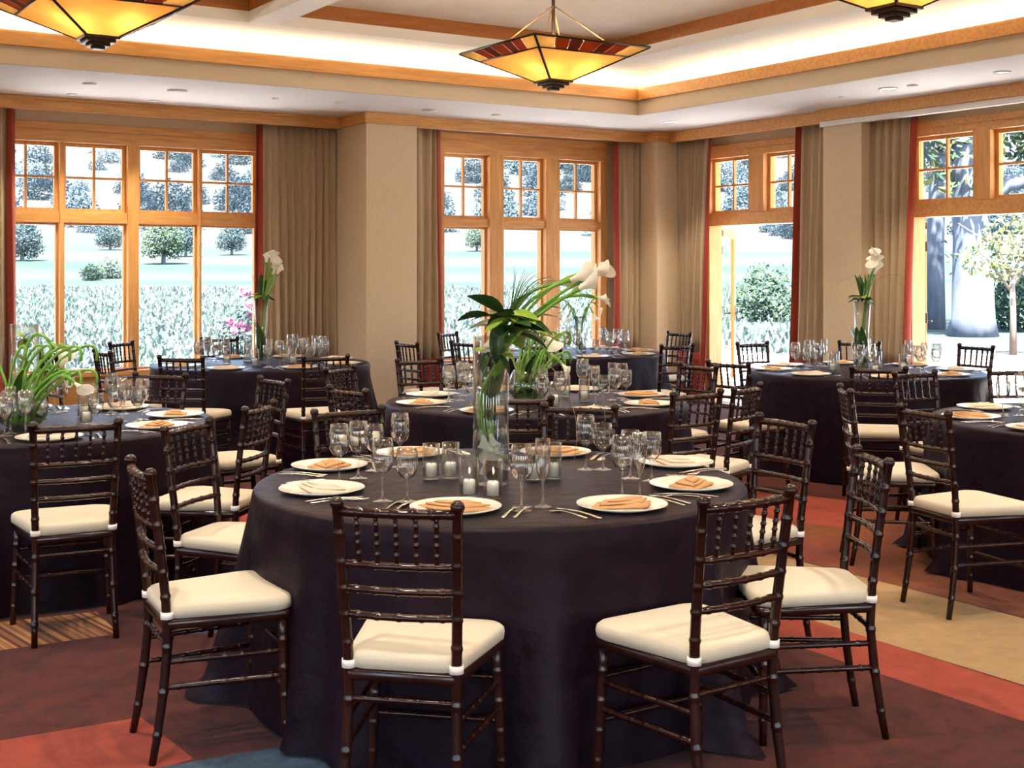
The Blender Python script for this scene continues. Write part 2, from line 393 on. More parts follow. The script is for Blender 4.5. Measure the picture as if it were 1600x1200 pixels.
# door wall: transom windows over the doorways
def doorway(n, label, y_hi, y_lo, lites):
    M = MBx(XWB)
    w = obj('window_%d' % n, None); w['kind'] = 'structure'; w['label'] = label; w['category'] = 'window'
    zu0, zu1, zh = 2.20, 2.835, 2.98
    obj('head', mbox(M, y_lo, y_hi, -.03, .16, zu1, zh, 'fir'), w); obj('head_trim', mbox(M, y_lo, y_hi, -.05, -.03, zh-.07, zh, 'fir'), w)
    obj('transom', mbox(M, y_lo, y_hi, -.02, .16, 2.06, zu0, 'fir'), w)
    ed = sorted([y_lo, y_hi]+[e for l in lites for e in l])
    for i in range(0, len(ed), 2):
        if ed[i+1]-ed[i] > .004: obj('mullion', mbox(M, ed[i], ed[i+1], -.03, .16, zu0, zu1, 'fir_v'), w)
    obj('jamb', mbox(M, y_hi-.09, y_hi, -.03, .16, 0, 2.06, 'fir_v'), w); obj('jamb', mbox(M, y_lo, y_lo+.09, -.03, .16, 0, 2.06, 'fir_v'), w)
    for a, b in lites: lite(w, M, a, b, zu0, zu1, True)
    obj('upper_wall', mbox(M, y_lo, y_hi, 0, .16, zh, ZS, 'wallcover'), w)
    obj('threshold', mbox(M, y_lo, y_hi, -.03, .2, 0, .02, 'chrome_dark'), w)
    return w
yl = lambda a, b: (yB(b, XWB+.07)-sw, yB(a, XWB+.07)+sw)
D1 = [yl(1120, 1176), yl(1206, 1262)]
y1h, y1l = D1[0][1]+.07, 9.50
doorway(3, 'small-paned transom window over the narrow terrace doorway by the corner', y1h, y1l, D1)
D2 = [yl(1438, 1526), yl(1563, 1660)]
y2h, y2l = D2[0][1]+.07, 6.40
doorway(4, 'small-paned transom window over the wide terrace doorway at right', y2h, y2l, D2)
wr = struct('wall_right', boxmesh('wall_right', (XWB+.0, y1h, 0), (XEND, 11.85, ZS), 'wallcover'), 'narrow beige wall strip beside the corner post', 'wall')
obj('lower_wall', boxmesh('lower_wall', (XWB, YBP1, 0), (XEND, y1l, ZS), 'wallcover'), wr)
obj('lower_wall', boxmesh('lower_wall', (XWB, y2h, 0), (XEND, YBP0, ZS), 'wallcover'), wr)
obj('lower_wall', boxmesh('lower_wall', (XWB, YW, 0), (XEND, y2l, ZS), 'wallcover'), wr)
# door leaves folded open outwards
def leaf(n, label, hinge_y, ang, w=.80):
    d = obj('door_%d' % n, None); d['kind'] = 'structure'; d['label'] = label; d['category'] = 'door'
    d.location = (XWB+.17, hinge_y, 0); d.rotation_euler = (0, 0, ang)
    for a, b, z0, z1 in ((0, .10, .02, 2.04), (w-.10, w, .02, 2.04)): obj('stile', boxmesh('stile', (a, -.02, z0), (b, .02, z1), 'fir_v', .004), d)
    for z0, z1 in ((.02, .24), (1.93, 2.04)): obj('rail', boxmesh('rail', (.10, -.02, z0), (w-.10, .02, z1), 'fir', .004), d)
    obj('pane', boxmesh('pane', (.10, -.003, .24), (w-.10, .003, 1.93), 'pane_glass'), d)
    for z in (.25, 1.08, 1.78): obj('hinge', boxmesh('hinge', (-.02, -.05, z-.05), (.03, .03, z+.05), 'chrome_dark', .004), d)
    for sgn in (-1, 1):
        q = MB(); q.tube([(w-.05, sgn*.02, 1.02), (w-.05, sgn*.07, 1.02), (w-.15, sgn*.07, 1.02)], .011, 8, 'chrome_dark')
        q.box((w-.075, sgn*.02, .93), (w-.025, sgn*.028, 1.12), 'chrome_dark'); obj('handle', q.mesh('handle'), d)
    q = MB(); q.box((.02, -.045, 1.95), (.10, -.02, 2.02), 'chrome_dark'); obj('closer', q.mesh('closer'), d)
leaf(1, 'glazed wooden door leaf folded open outside the doorway by the corner', yB(1122, XWB+.17), R(34))
leaf(2, 'glazed wooden door leaf folded open outside the wide right doorway', yB(1441, XWB+.17)+.0, R(38))

# ------------------------------------------------------------------ curtains
def curtain(label, axis, plane, u0, u1, red_at, u0b=None, u1b=None, wl=.085, amp=.045, seed=0):
    rnd = random.Random(seed); u0b = u0 if u0b is None else u0b; u1b = u1 if u1b is None else u1b
    w = abs(u1-u0); npl = max(3, round(w/wl)); ns = npl*8; ph = rnd.random()*6
    zt, zb, zh = 3.055, .015, .60
    amps = [amp*(.6+.7*rnd.random()) for _ in range(npl+2)]
    def pt(t, z):
        k = 1-(z-zb)/(zt-zb); u = (u0*(1-t)+u1*t)*(1-k)+(u0b*(1-t)+u1b*t)*k
        a = amps[int(t*npl)]*(.55+.55*k); s = math.sin(2*math.pi*t*npl+ph+.5*math.sin(3*k+t*9))
        n = a*s+.012*math.sin(7*t+4*k+ph)
        u += .22*a*math.sin(4*math.pi*t*npl+ph)
        return (u, plane+n, z) if axis == 'A' else (plane+n, u, z)
    def sheet(t0, t1, z0, z1, m, nz):
        i0, i1 = round(t0*ns), round(t1*ns); zz = [z0+(z1-z0)*j/nz for j in range(nz+1)]; n = i1-i0+1
        vs = [pt(i/ns, z) for z in zz for i in range(i0, i1+1)]
        fs = [(j*n+i, j*n+i+1, (j+1)*n+i+1, (j+1)*n+i) for j in range(nz) for i in range(n-1)]
        q = MB(); q.add(vs, fs, m, True); me = q.mesh('curtain'); return me
    tr = min(.5, .075/w)
    a, b = (tr, 1) if red_at == 0 else (0, 1-tr)
    ctr = pt(.5, 0)
    o = thing('curtain', label, 'curtain', (0, 0, 0), 0, 'pleated curtains along the windows')
    def part(n, me):
        c = obj(n, me, o); md = c.modifiers.new('thickness', 'SOLIDIFY'); md.thickness = .004; return c
    part('curtain_panel', sheet(a, b, zh, zt, 'curtain_cloth', 14))
    part('hem_band', sheet(a, b, zb, zh, 'curtain_red', 5))
    part('edge_band', sheet(0, tr, zb, zt, 'curtain_red', 16) if red_at == 0 else sheet(1-tr, 1, zb, zt, 'curtain_red', 16))
yc1, yc2, xc = YA1+.10, YA2+.12, XB1+.10
curtain('taupe pleated curtain at the far left edge of the left window', 'A', yc1, xA(-90, yc1), xA(24, yc1), 1, seed=1)
curtain('wide taupe pleated curtain between the left window and the pillar', 'A', yc1, xA(400, yc1), xA(537, yc1)-.01, 0, seed=2)
curtain('beige pleated curtain on the right side of the pillar', 'A', yc2, XP1+.06, xA(690, yc2), 1, u1b=xA(694, yc2), seed=3, wl=.10)
curtain('beige pleated curtain right of the three-bay window, by the corner post', 'A', yc2, xA(960, yc2), xA(1022, yc2), 0, seed=4, wl=.10)
curtain('beige pleated curtain left of the narrow doorway, by the corner post', 'B', xc, yB(1056, xc), yB(1114, xc), 1, u1b=yB(1098, xc), seed=5, wl=.11)
curtain('olive taupe pleated curtain right of the narrow doorway, against the pier', 'B', xc, yB(1247, xc), YBP1-.06, 0, u0b=yB(1233, xc), seed=6, wl=.10)
curtain('taupe pleated curtain between the pier and the wide right doorway', 'B', xc, yB(1356, xc), yB(1432, xc), 1, u1b=yB(1417, xc), seed=7, wl=.10)

# ------------------------------------------------------------------ chairs (gilt-style ballroom chairs, dark)
def ringed(z0, z1, r, rings, bulge=1.28, w=.007):
    zs = {z0: r, z1: r}
    for z in rings:
        for dz, k in ((-w*2.6, 1), (-w*1.3, 1), (-w*.5, bulge), (w*.5, bulge), (w*1.3, 1), (w*2.6, 1)): zs[z+dz] = r*k
    return sorted(zs.items())
PT = {0: (.163, -.240), .42: (.152, -.190), .48: (.152, -.190), .915: (.170, -.248)}
def post_xy(z):
    ks = sorted(PT)
    if z <= .42:
        t = max(0, z)/.42; return .163+(.152-.163)*t, -.240+.05*(1-(1-t)**1.6)
    t = (z-.42)/.495; return .152+.018*t, -.190-.058*t**1.25
def chair_meshes():
    C = {}
    for s in (-1, 1):
        q = MB(); pr = ringed(0, .90, .0165, (.09, .22, .36, .52, .60, .675, .75, .83), 1.15)
        pts = []; rr = []
        for z, r in pr:
            x, y = post_xy(z); pts.append((s*x, y, z)); rr.append(r*(.82+.18*min(1, z/.2))*.92)
        for z, r in ((.903, .017), (.912, .0205), (.922, .019), (.930, .010)):
            x, y = post_xy(z); pts.append((s*x, y, z)); rr.append(r)
        q.tube(pts, rr, 8, 'mahogany'); C['back_post%d' % s] = q.mesh('back_post')
        q = MB(); pr = ringed(0, .44, .016, (.08, .17, .26, .35), 1.15)
        q.tube([(s*(.205-.02*z/.44), .180-.008*z/.44, z) for z, r in pr], [r*(.8+.2*min(1, z/.2)) for z, r in pr], 8, 'mahogany'); C['leg%d' % s] = q.mesh('leg')
    def hrail(p0, p1, r, rings, bow=0, n=8):
        p0, p1 = Vector(p0), Vector(p1); L = (p1-p0).length; pr = ringed(0, L, r, [L*t for t in rings], 1.2, .006)
        return [tuple(p0.lerp(p1, t/L)+Vector((0, -bow*math.sin(math.pi*t/L), 0))) for t, _ in pr], [k for _, k in pr]
    def back(z, r, rings, name):
        x, y = post_xy(z); q = MB(); a, b = hrail((-x, y, z), (x, y, z), r, rings, .018); q.tube(a, b, 8, 'mahogany'); C[name] = q.mesh(name)
    back(.892, .0145, (.2, .35, .5, .65, .8), 'top_rail')
    for i, z in enumerate((.745, .675, .602)): back(z, .0105, (.12, .3, .5, .7, .88), 'back_rail%d' % i)
    for i in range(5):
        t = (i+1)/6; q = MB(); bow = .018*math.sin(math.pi*t)
        x0, y0 = post_xy(.745); x1, y1 = post_xy(.892)
        pr = ringed(0, 1, .0066, (.22, .42, .58, .78), 1.4, .03)
        q.tube([(-(x0+(x1-x0)*k)*(1-2*t), y0+(y1-y0)*k-bow, .745+.147*k) for k, _ in pr], [r for _, r in pr], 6, 'mahogany'); C['spindle%d' % i] = q.mesh('spindle')
    # stretchers
    def st(name, p0, p1):
        q = MB(); a, b = hrail(p0, p1, .0095, (.12, .35, .5, .65, .88)); q.tube(a, b, 6, 'mahogany'); C[name] = q.mesh('stretcher')
    for s in (-1, 1):
        for j, z in enumerate((.315, .235)):
            x, y = post_xy(z); st('stretcher_s%d%d' % (s, j), (s*x, y, z), (s*(.205-.02*z/.44), .18-.008*z/.44, z))
    for j, z in enumerate((.33, .20)): xx = .205-.02*z/.44; st('stretcher_f%d' % j, (-xx, .177, z), (xx, .177, z))
    x, y = post_xy(.365); st('stretcher_b', (-x, y, .365), (x, y, .365))
    # seat frame and cushion: rounded trapezoids
    def outline(wb, wf, yb, yf, rad, n=5):
        cs = [(-wb, yb, 180, 270), (wb, yb, 270, 360), (wf, yf, 0, 90), (-wf, yf, 90, 180)]; out = []
        for x, y, a0, a1 in cs:
            cx = x-rad*(1 if x > 0 else -1); cy = y+rad*(1 if y < 0 else -1)
            for k in range(n): a = R(a0+(a1-a0)*k/(n-1)); out.append((cx+rad*math.cos(a), cy+rad*math.sin(a)))
        return out
    def loft(layers, m, name, dome=None):
        q = MB(); n = len(layers[0][0]); vs = []
        for o, z in layers: vs += [(x, y, z) for x, y in o]
        fs = [(i*n+k, i*n+(k+1) % n, (i+1)*n+(k+1) % n, (i+1)*n+k) for i in range(len(layers)-1) for k in range(n)]
        fs.append(tuple(range(n-1, -1, -1)))
        c = len(vs); vs.append((0, 0, dome if dome else layers[-1][1])); l = (len(layers)-1)*n
        fs += [(l+k, l+(k+1) % n, c) for k in range(n)]
        q.add(vs, fs, m, True); return q.mesh(name)
    C['seat_frame'] = loft([(outline(.165, .205, -.205, .195, .02), .418), (outline(.170, .210, -.208, .20, .025), .424), (outline(.170, .210, -.208, .20, .025), .442), (outline(.165, .205, -.203, .195, .02), .448)], 'mahogany', 'seat_frame')
    O = lambda d: outline(.172-d, .216-d, -.205+d, .212-d, .06, 6)
    C['cushion'] = loft([(O(.012), .447), (O(.002), .453), (O(0), .470), (O(.002), .484), (O(.010), .493), (O(.035), .499), (O(.09), .503)], 'cushion_cloth', 'cushion', .506)
    for s in (-1, 1):
        x, y = post_xy(.46); q = MB()
        q.lathe([(.0175, -.011), (.0205, -.011), (.0205, .011), (.0175, .011)], 10, 'tie_cloth', (s*x, y, .462), True)
        q.box((s*x-.008, y+.008, .453), (s*(x-.03)-.008, y+.05, .468), 'tie_cloth'); C['tie%d' % s] = q.mesh('cushion_tie')
    return C
CH = chair_meshes()
def chair(label, loc, face, group):        # face: world angle of the direction the sitter looks
    o = thing('banquet_chair', label, 'chair', (loc[0], loc[1], 0), face-math.pi/2, group)
    cu = None
    for k, me in CH.items():
        n = me.name.split('.')[0]; n = 'back_rail' if n.startswith('back_rail') else n
        if k.startswith('tie'): continue
        c = obj(n, me, o)
        if k == 'cushion': cu = c; c['label'] = 'ivory seat cushion'
    for s in (-1, 1): c = obj('cushion_tie', CH['tie%d' % s], cu); c['label'] = 'white cloth tie'
    return o

# ------------------------------------------------------------------ tables
TR, TZ = .90, .762
class T: pass
def table(key, px, d, label, seed, phase):
    t = T(); t.c = at_d(px, d); t.px = px; t.d = d; t.key = key; t.phase = phase
    t.o = thing('round_table', label, 'table', (t.c.x, t.c.y, 0), 0, 'round tables under dark cloths'); t.seed = seed; t.ch = []
    return t
def cloth(t):
    rnd = random.Random(t.seed); o = t.o; nseg = 120
    nf = rnd.choice((11, 12, 13)); ph = [rnd.random()*6.3 for _ in range(6)]
    prof = [(0, 0)]; vs = [(0, 0, TZ)]; fs = []; rings = []
    for r in (.3, .6, .8, .885): rings.append([(r, TZ) for _ in range(nseg)])
    rings.append([(TR+.004, TZ-.004) for _ in range(nseg)]); rings.append([(TR+.012, TZ-.016) for _ in range(nseg)])
    for j in range(1, 15):
        k = j/14; z = (TZ-.016)*(1-k)+.012*k; row = []
        for i in range(nseg):
            a = 2*math.pi*i/nseg
            f = math.sin(nf*a+ph[0]+.6*math.sin(2*a+ph[1]))+.45*math.sin((nf*2-3)*a+ph[2]+1.2*k)+.3*math.sin(5*a+ph[3])
            am = .050*k**1.0*(1+.35*math.sin(3*a+ph[4]))
            g = 1.0
            for ca in t.ch:
                da = abs((a-ca+math.pi) % (2*math.pi)-math.pi); e = min(1, max(0, (da-.20)/.14)); g = min(g, e*e*(3-2*e))
            row.append((TR+.012+.012*k+g*(.10*k**1.5+am*f+(.05 if j == 14 else 0)*k*(f > .4)), z))
        rings.append(row)
    n0 = 1
    for row in rings:
        for i, (r, z) in enumerate(row): a = 2*math.pi*i/nseg; vs.append((r*math.cos(a), r*math.sin(a), z))
    fs = [(0, 1+i, 1+(i+1) % nseg) for i in range(nseg)]
    for j in range(len(rings)-1):
        for i in range(nseg): fs.append((1+j*nseg+i, 1+(j+1)*nseg+i, 1+(j+1)*nseg+(i+1) % nseg, 1+j*nseg+(i+1) % nseg))
    q = MB(); q.add(vs, fs, 'table_cloth', True); obj('tablecloth', q.mesh('tablecloth'), o)
    q = MB(); q.lathe([(.001, .73), (TR-.01, .73), (TR-.005, .745), (TR-.01, TZ-.004), (.001, TZ-.004)], 48, 'fir'); obj('tabletop', q.mesh('tabletop'), o)
    q = MB(); q.lathe([(.30, 0), (.30, .03), (.05, .07), (.05, .73)], 20, 'tyre'); obj('pedestal', q.mesh('pedestal'), o)
T1 = table('front', 782, 4.865, 'large round table under a dark purple cloth, nearest in front, with tall lily vase', 1, 0)
T2 = table('left', 53, 6.70, 'round table under a dark cloth cut by the left edge, with bowl of arching lilies', 2, .2)
T3 = table('window', 409, 11.0, 'round table under a dark cloth before the left window, with slim lily vase', 3, .1)
T4 = table('middle', 838, 7.85, 'round dark table just behind the front table, with a low glass bowl', 4, .15)
T5 = table('doorway', 1351, 10.2, 'round table under a dark cloth before the pier, with slim white-lit vase', 5, .3)
T6 = table('corner', 889, 12.4, 'farthest round table under a dark cloth, standing before the corner', 6, .25)
T7 = table('right', 1735, 6.85, 'round table under a dark cloth cut by the right edge', 7, .2)

ZTOP = .915
def seat(t, px, py, label, lo=1.37, hi=1.62, rot=0, far=None):
    """chair whose back top stands at that pixel; slid along the line of sight until it keeps a chair's distance from its table"""
    d0 = F*(EYE-ZTOP)/(py-HY); best = None
    for i in range(-220, 400):
        d = d0+i*.01; p = at_d(px, d); r = (p-t.c).length
        if far is not None and ((d > t.d) != far): continue
        if lo <= r <= hi and (best is None or abs(i) < best[0]): best = (abs(i), p)
    p = best[1] if best else at_d(px, d0)
    v = (t.c-p); v.z = 0; a = math.atan2(v.y, v.x)+R(rot)
    dirv = Vector((math.cos(a), math.sin(a), 0)); loc = p+dirv*.245
    t.ch.append(math.atan2(loc.y-t.c.y, loc.x-t.c.x))
    chair(label, loc, a, 'dark banquet chairs around the tables')
A_ = 'dark chair, ivory cushion, '
seat(T1, 620, 782, A_+'back to the camera at the front edge of the front table', rot=0)
seat(T1, 1168, 774, A_+'large at front right, back to the camera, seat turned left', rot=4)
seat(T1, 220, 726, A_+'large at front left, seen sideways, facing right', rot=-3, lo=1.33)
seat(T1, 294, 669, A_+'left of the front table, half hidden behind its cloth', rot=2)
seat(T1, 1226, 666, A_+'right of the front table, behind the two nearer ones')
seat(T1, 1362, 711, A_+'at right of the front table, seen from its side facing left', rot=20, lo=1.34)
seat(T1, 545, 645, A_+'behind the left wine glasses of the front table', lo=1.25)
seat(T1, 905, 640, A_+'behind the front table, right of the tall vase', lo=1.25)
seat(T2, 119, 661, A_+'back to the camera before the left table')
seat(T2, 405, 634, A_+'right of the left table, nearer of two facing it', rot=14)
seat(T2, 427, 604, A_+'right of the left table, farther of two facing it')
seat(T2, 250, 588, A_+'behind the left table, facing the camera', lo=1.25)
seat(T3, 283, 558, A_+'before the window table, left one of two seen from behind')
seat(T3, 509, 558, A_+'before the window table, right one of two seen from behind')
seat(T3, 343, 530, A_+'behind the window table, its top rail against the glass', lo=1.3, far=True)
seat(T3, 190, 537, A_+'left end of the window table, farther of the two there')
seat(T3, 160, 547, A_+'left end of the window table, nearer of the two there')
seat(T3, 75, 553, A_+'far left, behind the arching lilies of the left table', hi=2.4)
seat(T4, 532, 575, A_+'left of the middle table, farther of two side by side')
seat(T4, 543, 595, A_+'left of the middle table, nearer of two side by side')
seat(T4, 655, 562, A_+'behind the middle table at left, facing the camera')
seat(T4, 808, 618, A_+'before the middle table, directly behind the tall vase')
seat(T4, 1089, 613, A_+'before the middle table at right, turned three quarters away')
seat(T4, 1167, 592, A_+'right of the middle table, seen edge-on')
seat(T4, 1090, 576, A_+'right of the middle table at the back')
seat(T5, 1138, 568, A_+'left of the doorway table, pulled out before the open door', hi=1.8)
seat(T5, 1176, 544, A_+'behind the doorway table at left, against the bright lawn', lo=1.3, far=True)
seat(T5, 1343, 540, A_+'behind the doorway table, hidden by its vase', lo=1.3, far=True)
seat(T5, 1525, 552, A_+'behind the doorway table at right, against the terrace', lo=1.3, far=True)
seat(T5, 1373, 576, A_+'before the doorway table, straight back view', hi=1.8)
seat(T6, 700, 524, A_+'left end of the corner table, seen edge-on', hi=1.5)
seat(T6, 726, 533, A_+'left of the corner table, back toward the window', hi=1.5)
seat(T6, 636, 536, A_+'pulled out beside the pillar, left of the corner table', hi=2.2)
seat(T6, 845, 540, A_+'before the corner table, behind the hanging lilies', hi=1.7)
seat(T6, 1058, 539, A_+'right of the corner table, nearer of two', hi=1.7)
seat(T6, 1061, 526, A_+'right of the corner table, farther of two', hi=1.5)
seat(T7, 1444, 640, A_+'back to the camera before the right table, seat to the right', rot=-16)
seat(T7, 1321, 606, A_+'left of the right table, seen edge-on facing right')
seat(T7, 1430, 592, A_+'behind the right table at left, facing the camera')
seat(T7, 1588, 578, A_+'behind the right table, cut by the right edge')

for t in (T1, T2, T3, T4, T5, T6, T7): cloth(t)

# ------------------------------------------------------------------ tableware
TOP = TZ+.0005
def lmesh(name, prof, m, n=24, closed=False):
    q = MB(); q.lathe(prof, n, m, (0, 0, 0), closed); return q.mesh(name)
ME = {}
ME['plate'] = lmesh('charger_plate', [(.001, .004), (.095, .004), (.105, .008), (.148, .016), (.152, .0175), (.152, .0145), (.110, .002), (.10, 0), (.001, 0)], 'porcelain', 40)
def bowl_glass(h_stem, prof, foot=.034):
    p = [(.001, 0), (foot, 0), (foot, .0022), (foot*.55, .005), (.007, .011), (.0042, .022), (.0038, h_stem-.02), (.0055, h_stem-.008), (.010, h_stem)]
    return p+[(r, h_stem+z) for r, z in prof]+[(r-.0011, h_stem+z) for r, z in reversed(prof)]+[(.001, h_stem+.004)]
ME['wine'] = lmesh('wine_glass', bowl_glass(.098, [(.026, .010), (.036, .030), (.0395, .052), (.0375, .082), (.032, .118)]), 'glass')
ME['goblet'] = lmesh('goblet', bowl_glass(.078, [(.022, .008), (.034, .026), (.038, .048), (.0375, .075), (.034, .105)], .036), 'glass')
ME['flute'] = lmesh('flute', bowl_glass(.092, [(.013, .008), (.021, .030), (.0255, .060), (.0265, .095), (.0245, .135)], .031), 'glass')
ME['votive'] = lmesh('votive', [(.001, 0), (.031, 0), (.033, .003), (.033, .135), (.0305, .135), (.0305, .012), (.001, .010)], 'vase_glass', 24)
ME['candle'] = lmesh('candle', [(.001, .011), (.021, .011), (.021, .055), (.018, .060), (.001, .057)], 'wax', 18)
ME['wick'] = lmesh('wick', [(.001, .057), (.0012, .057), (.0012, .068), (.0004, .069)], 'wick', 6)
def napkin_mesh(m):
    q = MB(); rnd = random.Random(4)
    def slab(w, d, z0, h, sk, ox=0, oy=0, rz=0):
        nx, ny = 8, 5; vs = []; c, s = math.cos(rz), math.sin(rz)
        for lay in (0, 1):
            for j in range(ny+1):
                for i in range(nx+1):
                    u, v = i/nx-.5, j/ny-.5; e = min(1, 6*min(.5-abs(u), .5-abs(v)))
                    x, y = u*w+sk*v, v*d; z = z0+(h*(.45+.55*e)*(1+.25*math.sin(7*u+3*v)) if lay else 0)
                    vs.append((x*c-y*s+ox, x*s+y*c+oy, z))
        N = (nx+1)*(ny+1); fs = []
        for j in range(ny):
            for i in range(nx):
                a = j*(nx+1)+i; fs.append((N+a, N+a+1, N+a+nx+2, N+a+nx+1)); fs.append((a, a+nx+1, a+nx+2, a+1))
        rim = [i for i in range(nx)]+[j*(nx+1)+nx for j in range(ny)]+[ny*(nx+1)+i for i in range(nx, 0, -1)]+[j*(nx+1) for j in range(ny, 0, -1)]
        for a, b in zip(rim, rim[1:]+rim[:1]): fs.append((a, b, N+b, N+a))
        q.add(vs, fs, m, True)
    slab(.19, .115, .006, .012, .05); slab(.15, .085, .017, .010, .05, .006, .004, R(5)); slab(.09, .05, .026, .007, .06, .01, .0, R(9))
    return q.mesh('napkin')
ME['napkin'] = napkin_mesh('napkin_cloth'); ME['napkin_pale'] = napkin_mesh('napkin_pale')
def cutlery(kind):
    q = MB()
    # centre line along y (handle end at -), widths by station, gently arched
    if kind == 'knife': st = [(-.11, .006), (-.10, .009), (-.05, .007), (-.005, .0055), (.0, .008), (.05, .010), (.10, .009), (.118, .002)]
    elif kind == 'spoon': st = [(-.095, .005), (-.085, .008), (-.02, .004), (.035, .003), (.045, .010), (.06, .017), (.075, .019), (.09, .014), (.098, .003)]
    else: st = [(-.10, .005), (-.09, .008), (-.02, .004), (.03, .003), (.04, .008), (.055, .0115), (.062, .0115)]
    vs = []; fs = []
    for y, w in st:
        z = .0035+.006*max(0, math.sin((y+.1)/.2*math.pi)); 
        if kind == 'spoon' and y > .05: z -= .003
        for x, dz in ((-w, 0), (w, 0), (w*.7, .0018), (-w*.7, .0018)): vs.append((x, y, z+dz-.002))
    for i in range(len(st)-1):
        for k in range(4): a = i*4+k; b = i*4+(k+1) % 4; fs.append((a, b, b+4, a+4))
    fs += [(3, 2, 1, 0), tuple(len(vs)-4+k for k in range(4))]
    q.add(vs, fs, 'silver', True)
    if kind == 'fork':
        for x in (-.0095, -.0032, .0032, .0095): q.tube([(x, .060, .0065), (x, .08, .004), (x*.95, .103, .006)], [.0017, .0016, .0008], 5, 'silver')
    return q.mesh(kind)
for k in ('knife', 'spoon', 'fork'): ME[k] = cutlery(k)
def put(name, key, label, cat, p, rz, group, z=TOP):
    o = obj(name, ME[key], None, (p[0], p[1], z), (0, 0, rz)); return tag(o, label, cat, group)
def votive(p, label, group):
    o = obj('votive_holder', ME['votive'], None, (p[0], p[1], TOP)); tag(o, label, 'candle holder', group)
    c = obj('candle', ME['candle'], o); obj('wick', ME['wick'], c)

GL = {'wine': ('wine_glass', 'wide wine glass'), 'goblet': ('water_goblet', 'rounded water goblet'), 'flute': ('champagne_flute', 'narrow flute')}
rg = random.Random(11)
def setting(t, c, where, group, rows=True, nk='napkin', shared=False):
    """one cover: charger, napkin, cutlery; the diner sits outward"""
    v = Vector((c[0]-t.c.x, c[1]-t.c.y, 0)).normalized(); tn = Vector((-v.y, v.x, 0)); a = math.atan2(v.y, v.x)+math.pi/2   # +y of cutlery points inward
    w = lambda s: s+where
    put('charger_plate', 'plate', w('ivory charger plate '), 'plate', c, 0, 'charger plates '+group)
    put('napkin', nk, w('folded peach napkin on the plate ' if nk == 'napkin' else 'pale folded napkin on the plate '), 'napkin', c, a+rg.uniform(-.5, .5), 'napkins '+group, TOP+.0005)
    c = Vector((c[0], c[1], 0))
    for i, (k, dx) in enumerate((('fork', -.185), ('fork', -.222), ('knife', .185), ('spoon', .222))):
        if not rows and i in (1, 3): continue
        p = c-tn*dx-v*.01*(i % 2)
        nm = {'fork': 'fork', 'knife': 'knife', 'spoon': 'spoon'}[k]
        lab = {0: 'silver inner fork beside the plate ', 1: 'silver outer fork beside the plate ', 2: 'silver knife beside the plate ', 3: 'silver spoon beside the plate '}[i]
        put(nm, k, lab+where, k, p, a+rg.uniform(-.04, .04), k+'s '+group)
# front table: placed one by one
F1 = [((515, 731), 'farther left on the front table', 'napkin'), ((503, 768), 'nearer left on the front table', 'napkin_pale'), ((712, 797), 'front centre of the front table', 'napkin'),
      ((972, 793), 'front right of the front table', 'napkin'), ((1080, 761), 'nearer right end of the front table', 'napkin'), ((1056, 726), 'farther right on the front table', 'napkin_pale'),
      ((868, 710), 'back of the front table, right of vase', 'napkin'), ((642, 711), 'back of the front table, left of vase', 'napkin')]
for (x, y), wh, nk in F1: setting(T1, at_z(x, y, TOP), wh, 'on the front table', True, nk)
for k, x, y, wh in (('wine', 530, 754, 'leftmost, before the farther left plate of the front table'), ('wine', 560, 748, 'second from left on the front table'),
                    ('goblet', 584, 736, 'in the back of the left cluster, front table'), ('wine', 625, 730, 'tallest at the back of the left cluster, front table'),
                    ('wine', 598, 784, 'front of the left cluster, front table'), ('goblet', 636, 784, 'right of the left cluster, front table'),
                    ('wine', 815, 798, 'alone with a flute before the tall vase'), ('flute', 848, 792, 'beside the wine glass before the tall vase'),
                    ('wine', 915, 734, 'behind, left one of the back pair, front table'), ('goblet', 942, 734, 'right one of the back pair, front table'),
                    ('wine', 972, 778, 'front left in the right cluster, front table'), ('flute', 999, 779, 'tall in the right cluster, front table'),
                    ('goblet', 985, 748, 'back of the right cluster, front table'), ('goblet', 1018, 752, 'rightmost on the front table')):
    n, l = GL[k]; put(n, k, l+' '+wh, 'glass', at_z(x, y, TOP), 0, 'glasses on the front table')
for x, y, wh in ((674, 749, 'far left of the four left of the vase'), (704, 747, 'second, close left of the vase at the back'), (733, 776, 'in front of the vase at left'), (770, 779, 'in front of the vase at its foot'),
                 (834, 750, 'right behind the wine glass by the vase'), (864, 748, 'rightmost, right of the vase')):
    votive(at_z(x, y, TOP), 'glass votive with white candle, '+wh, 'votives on the front table')
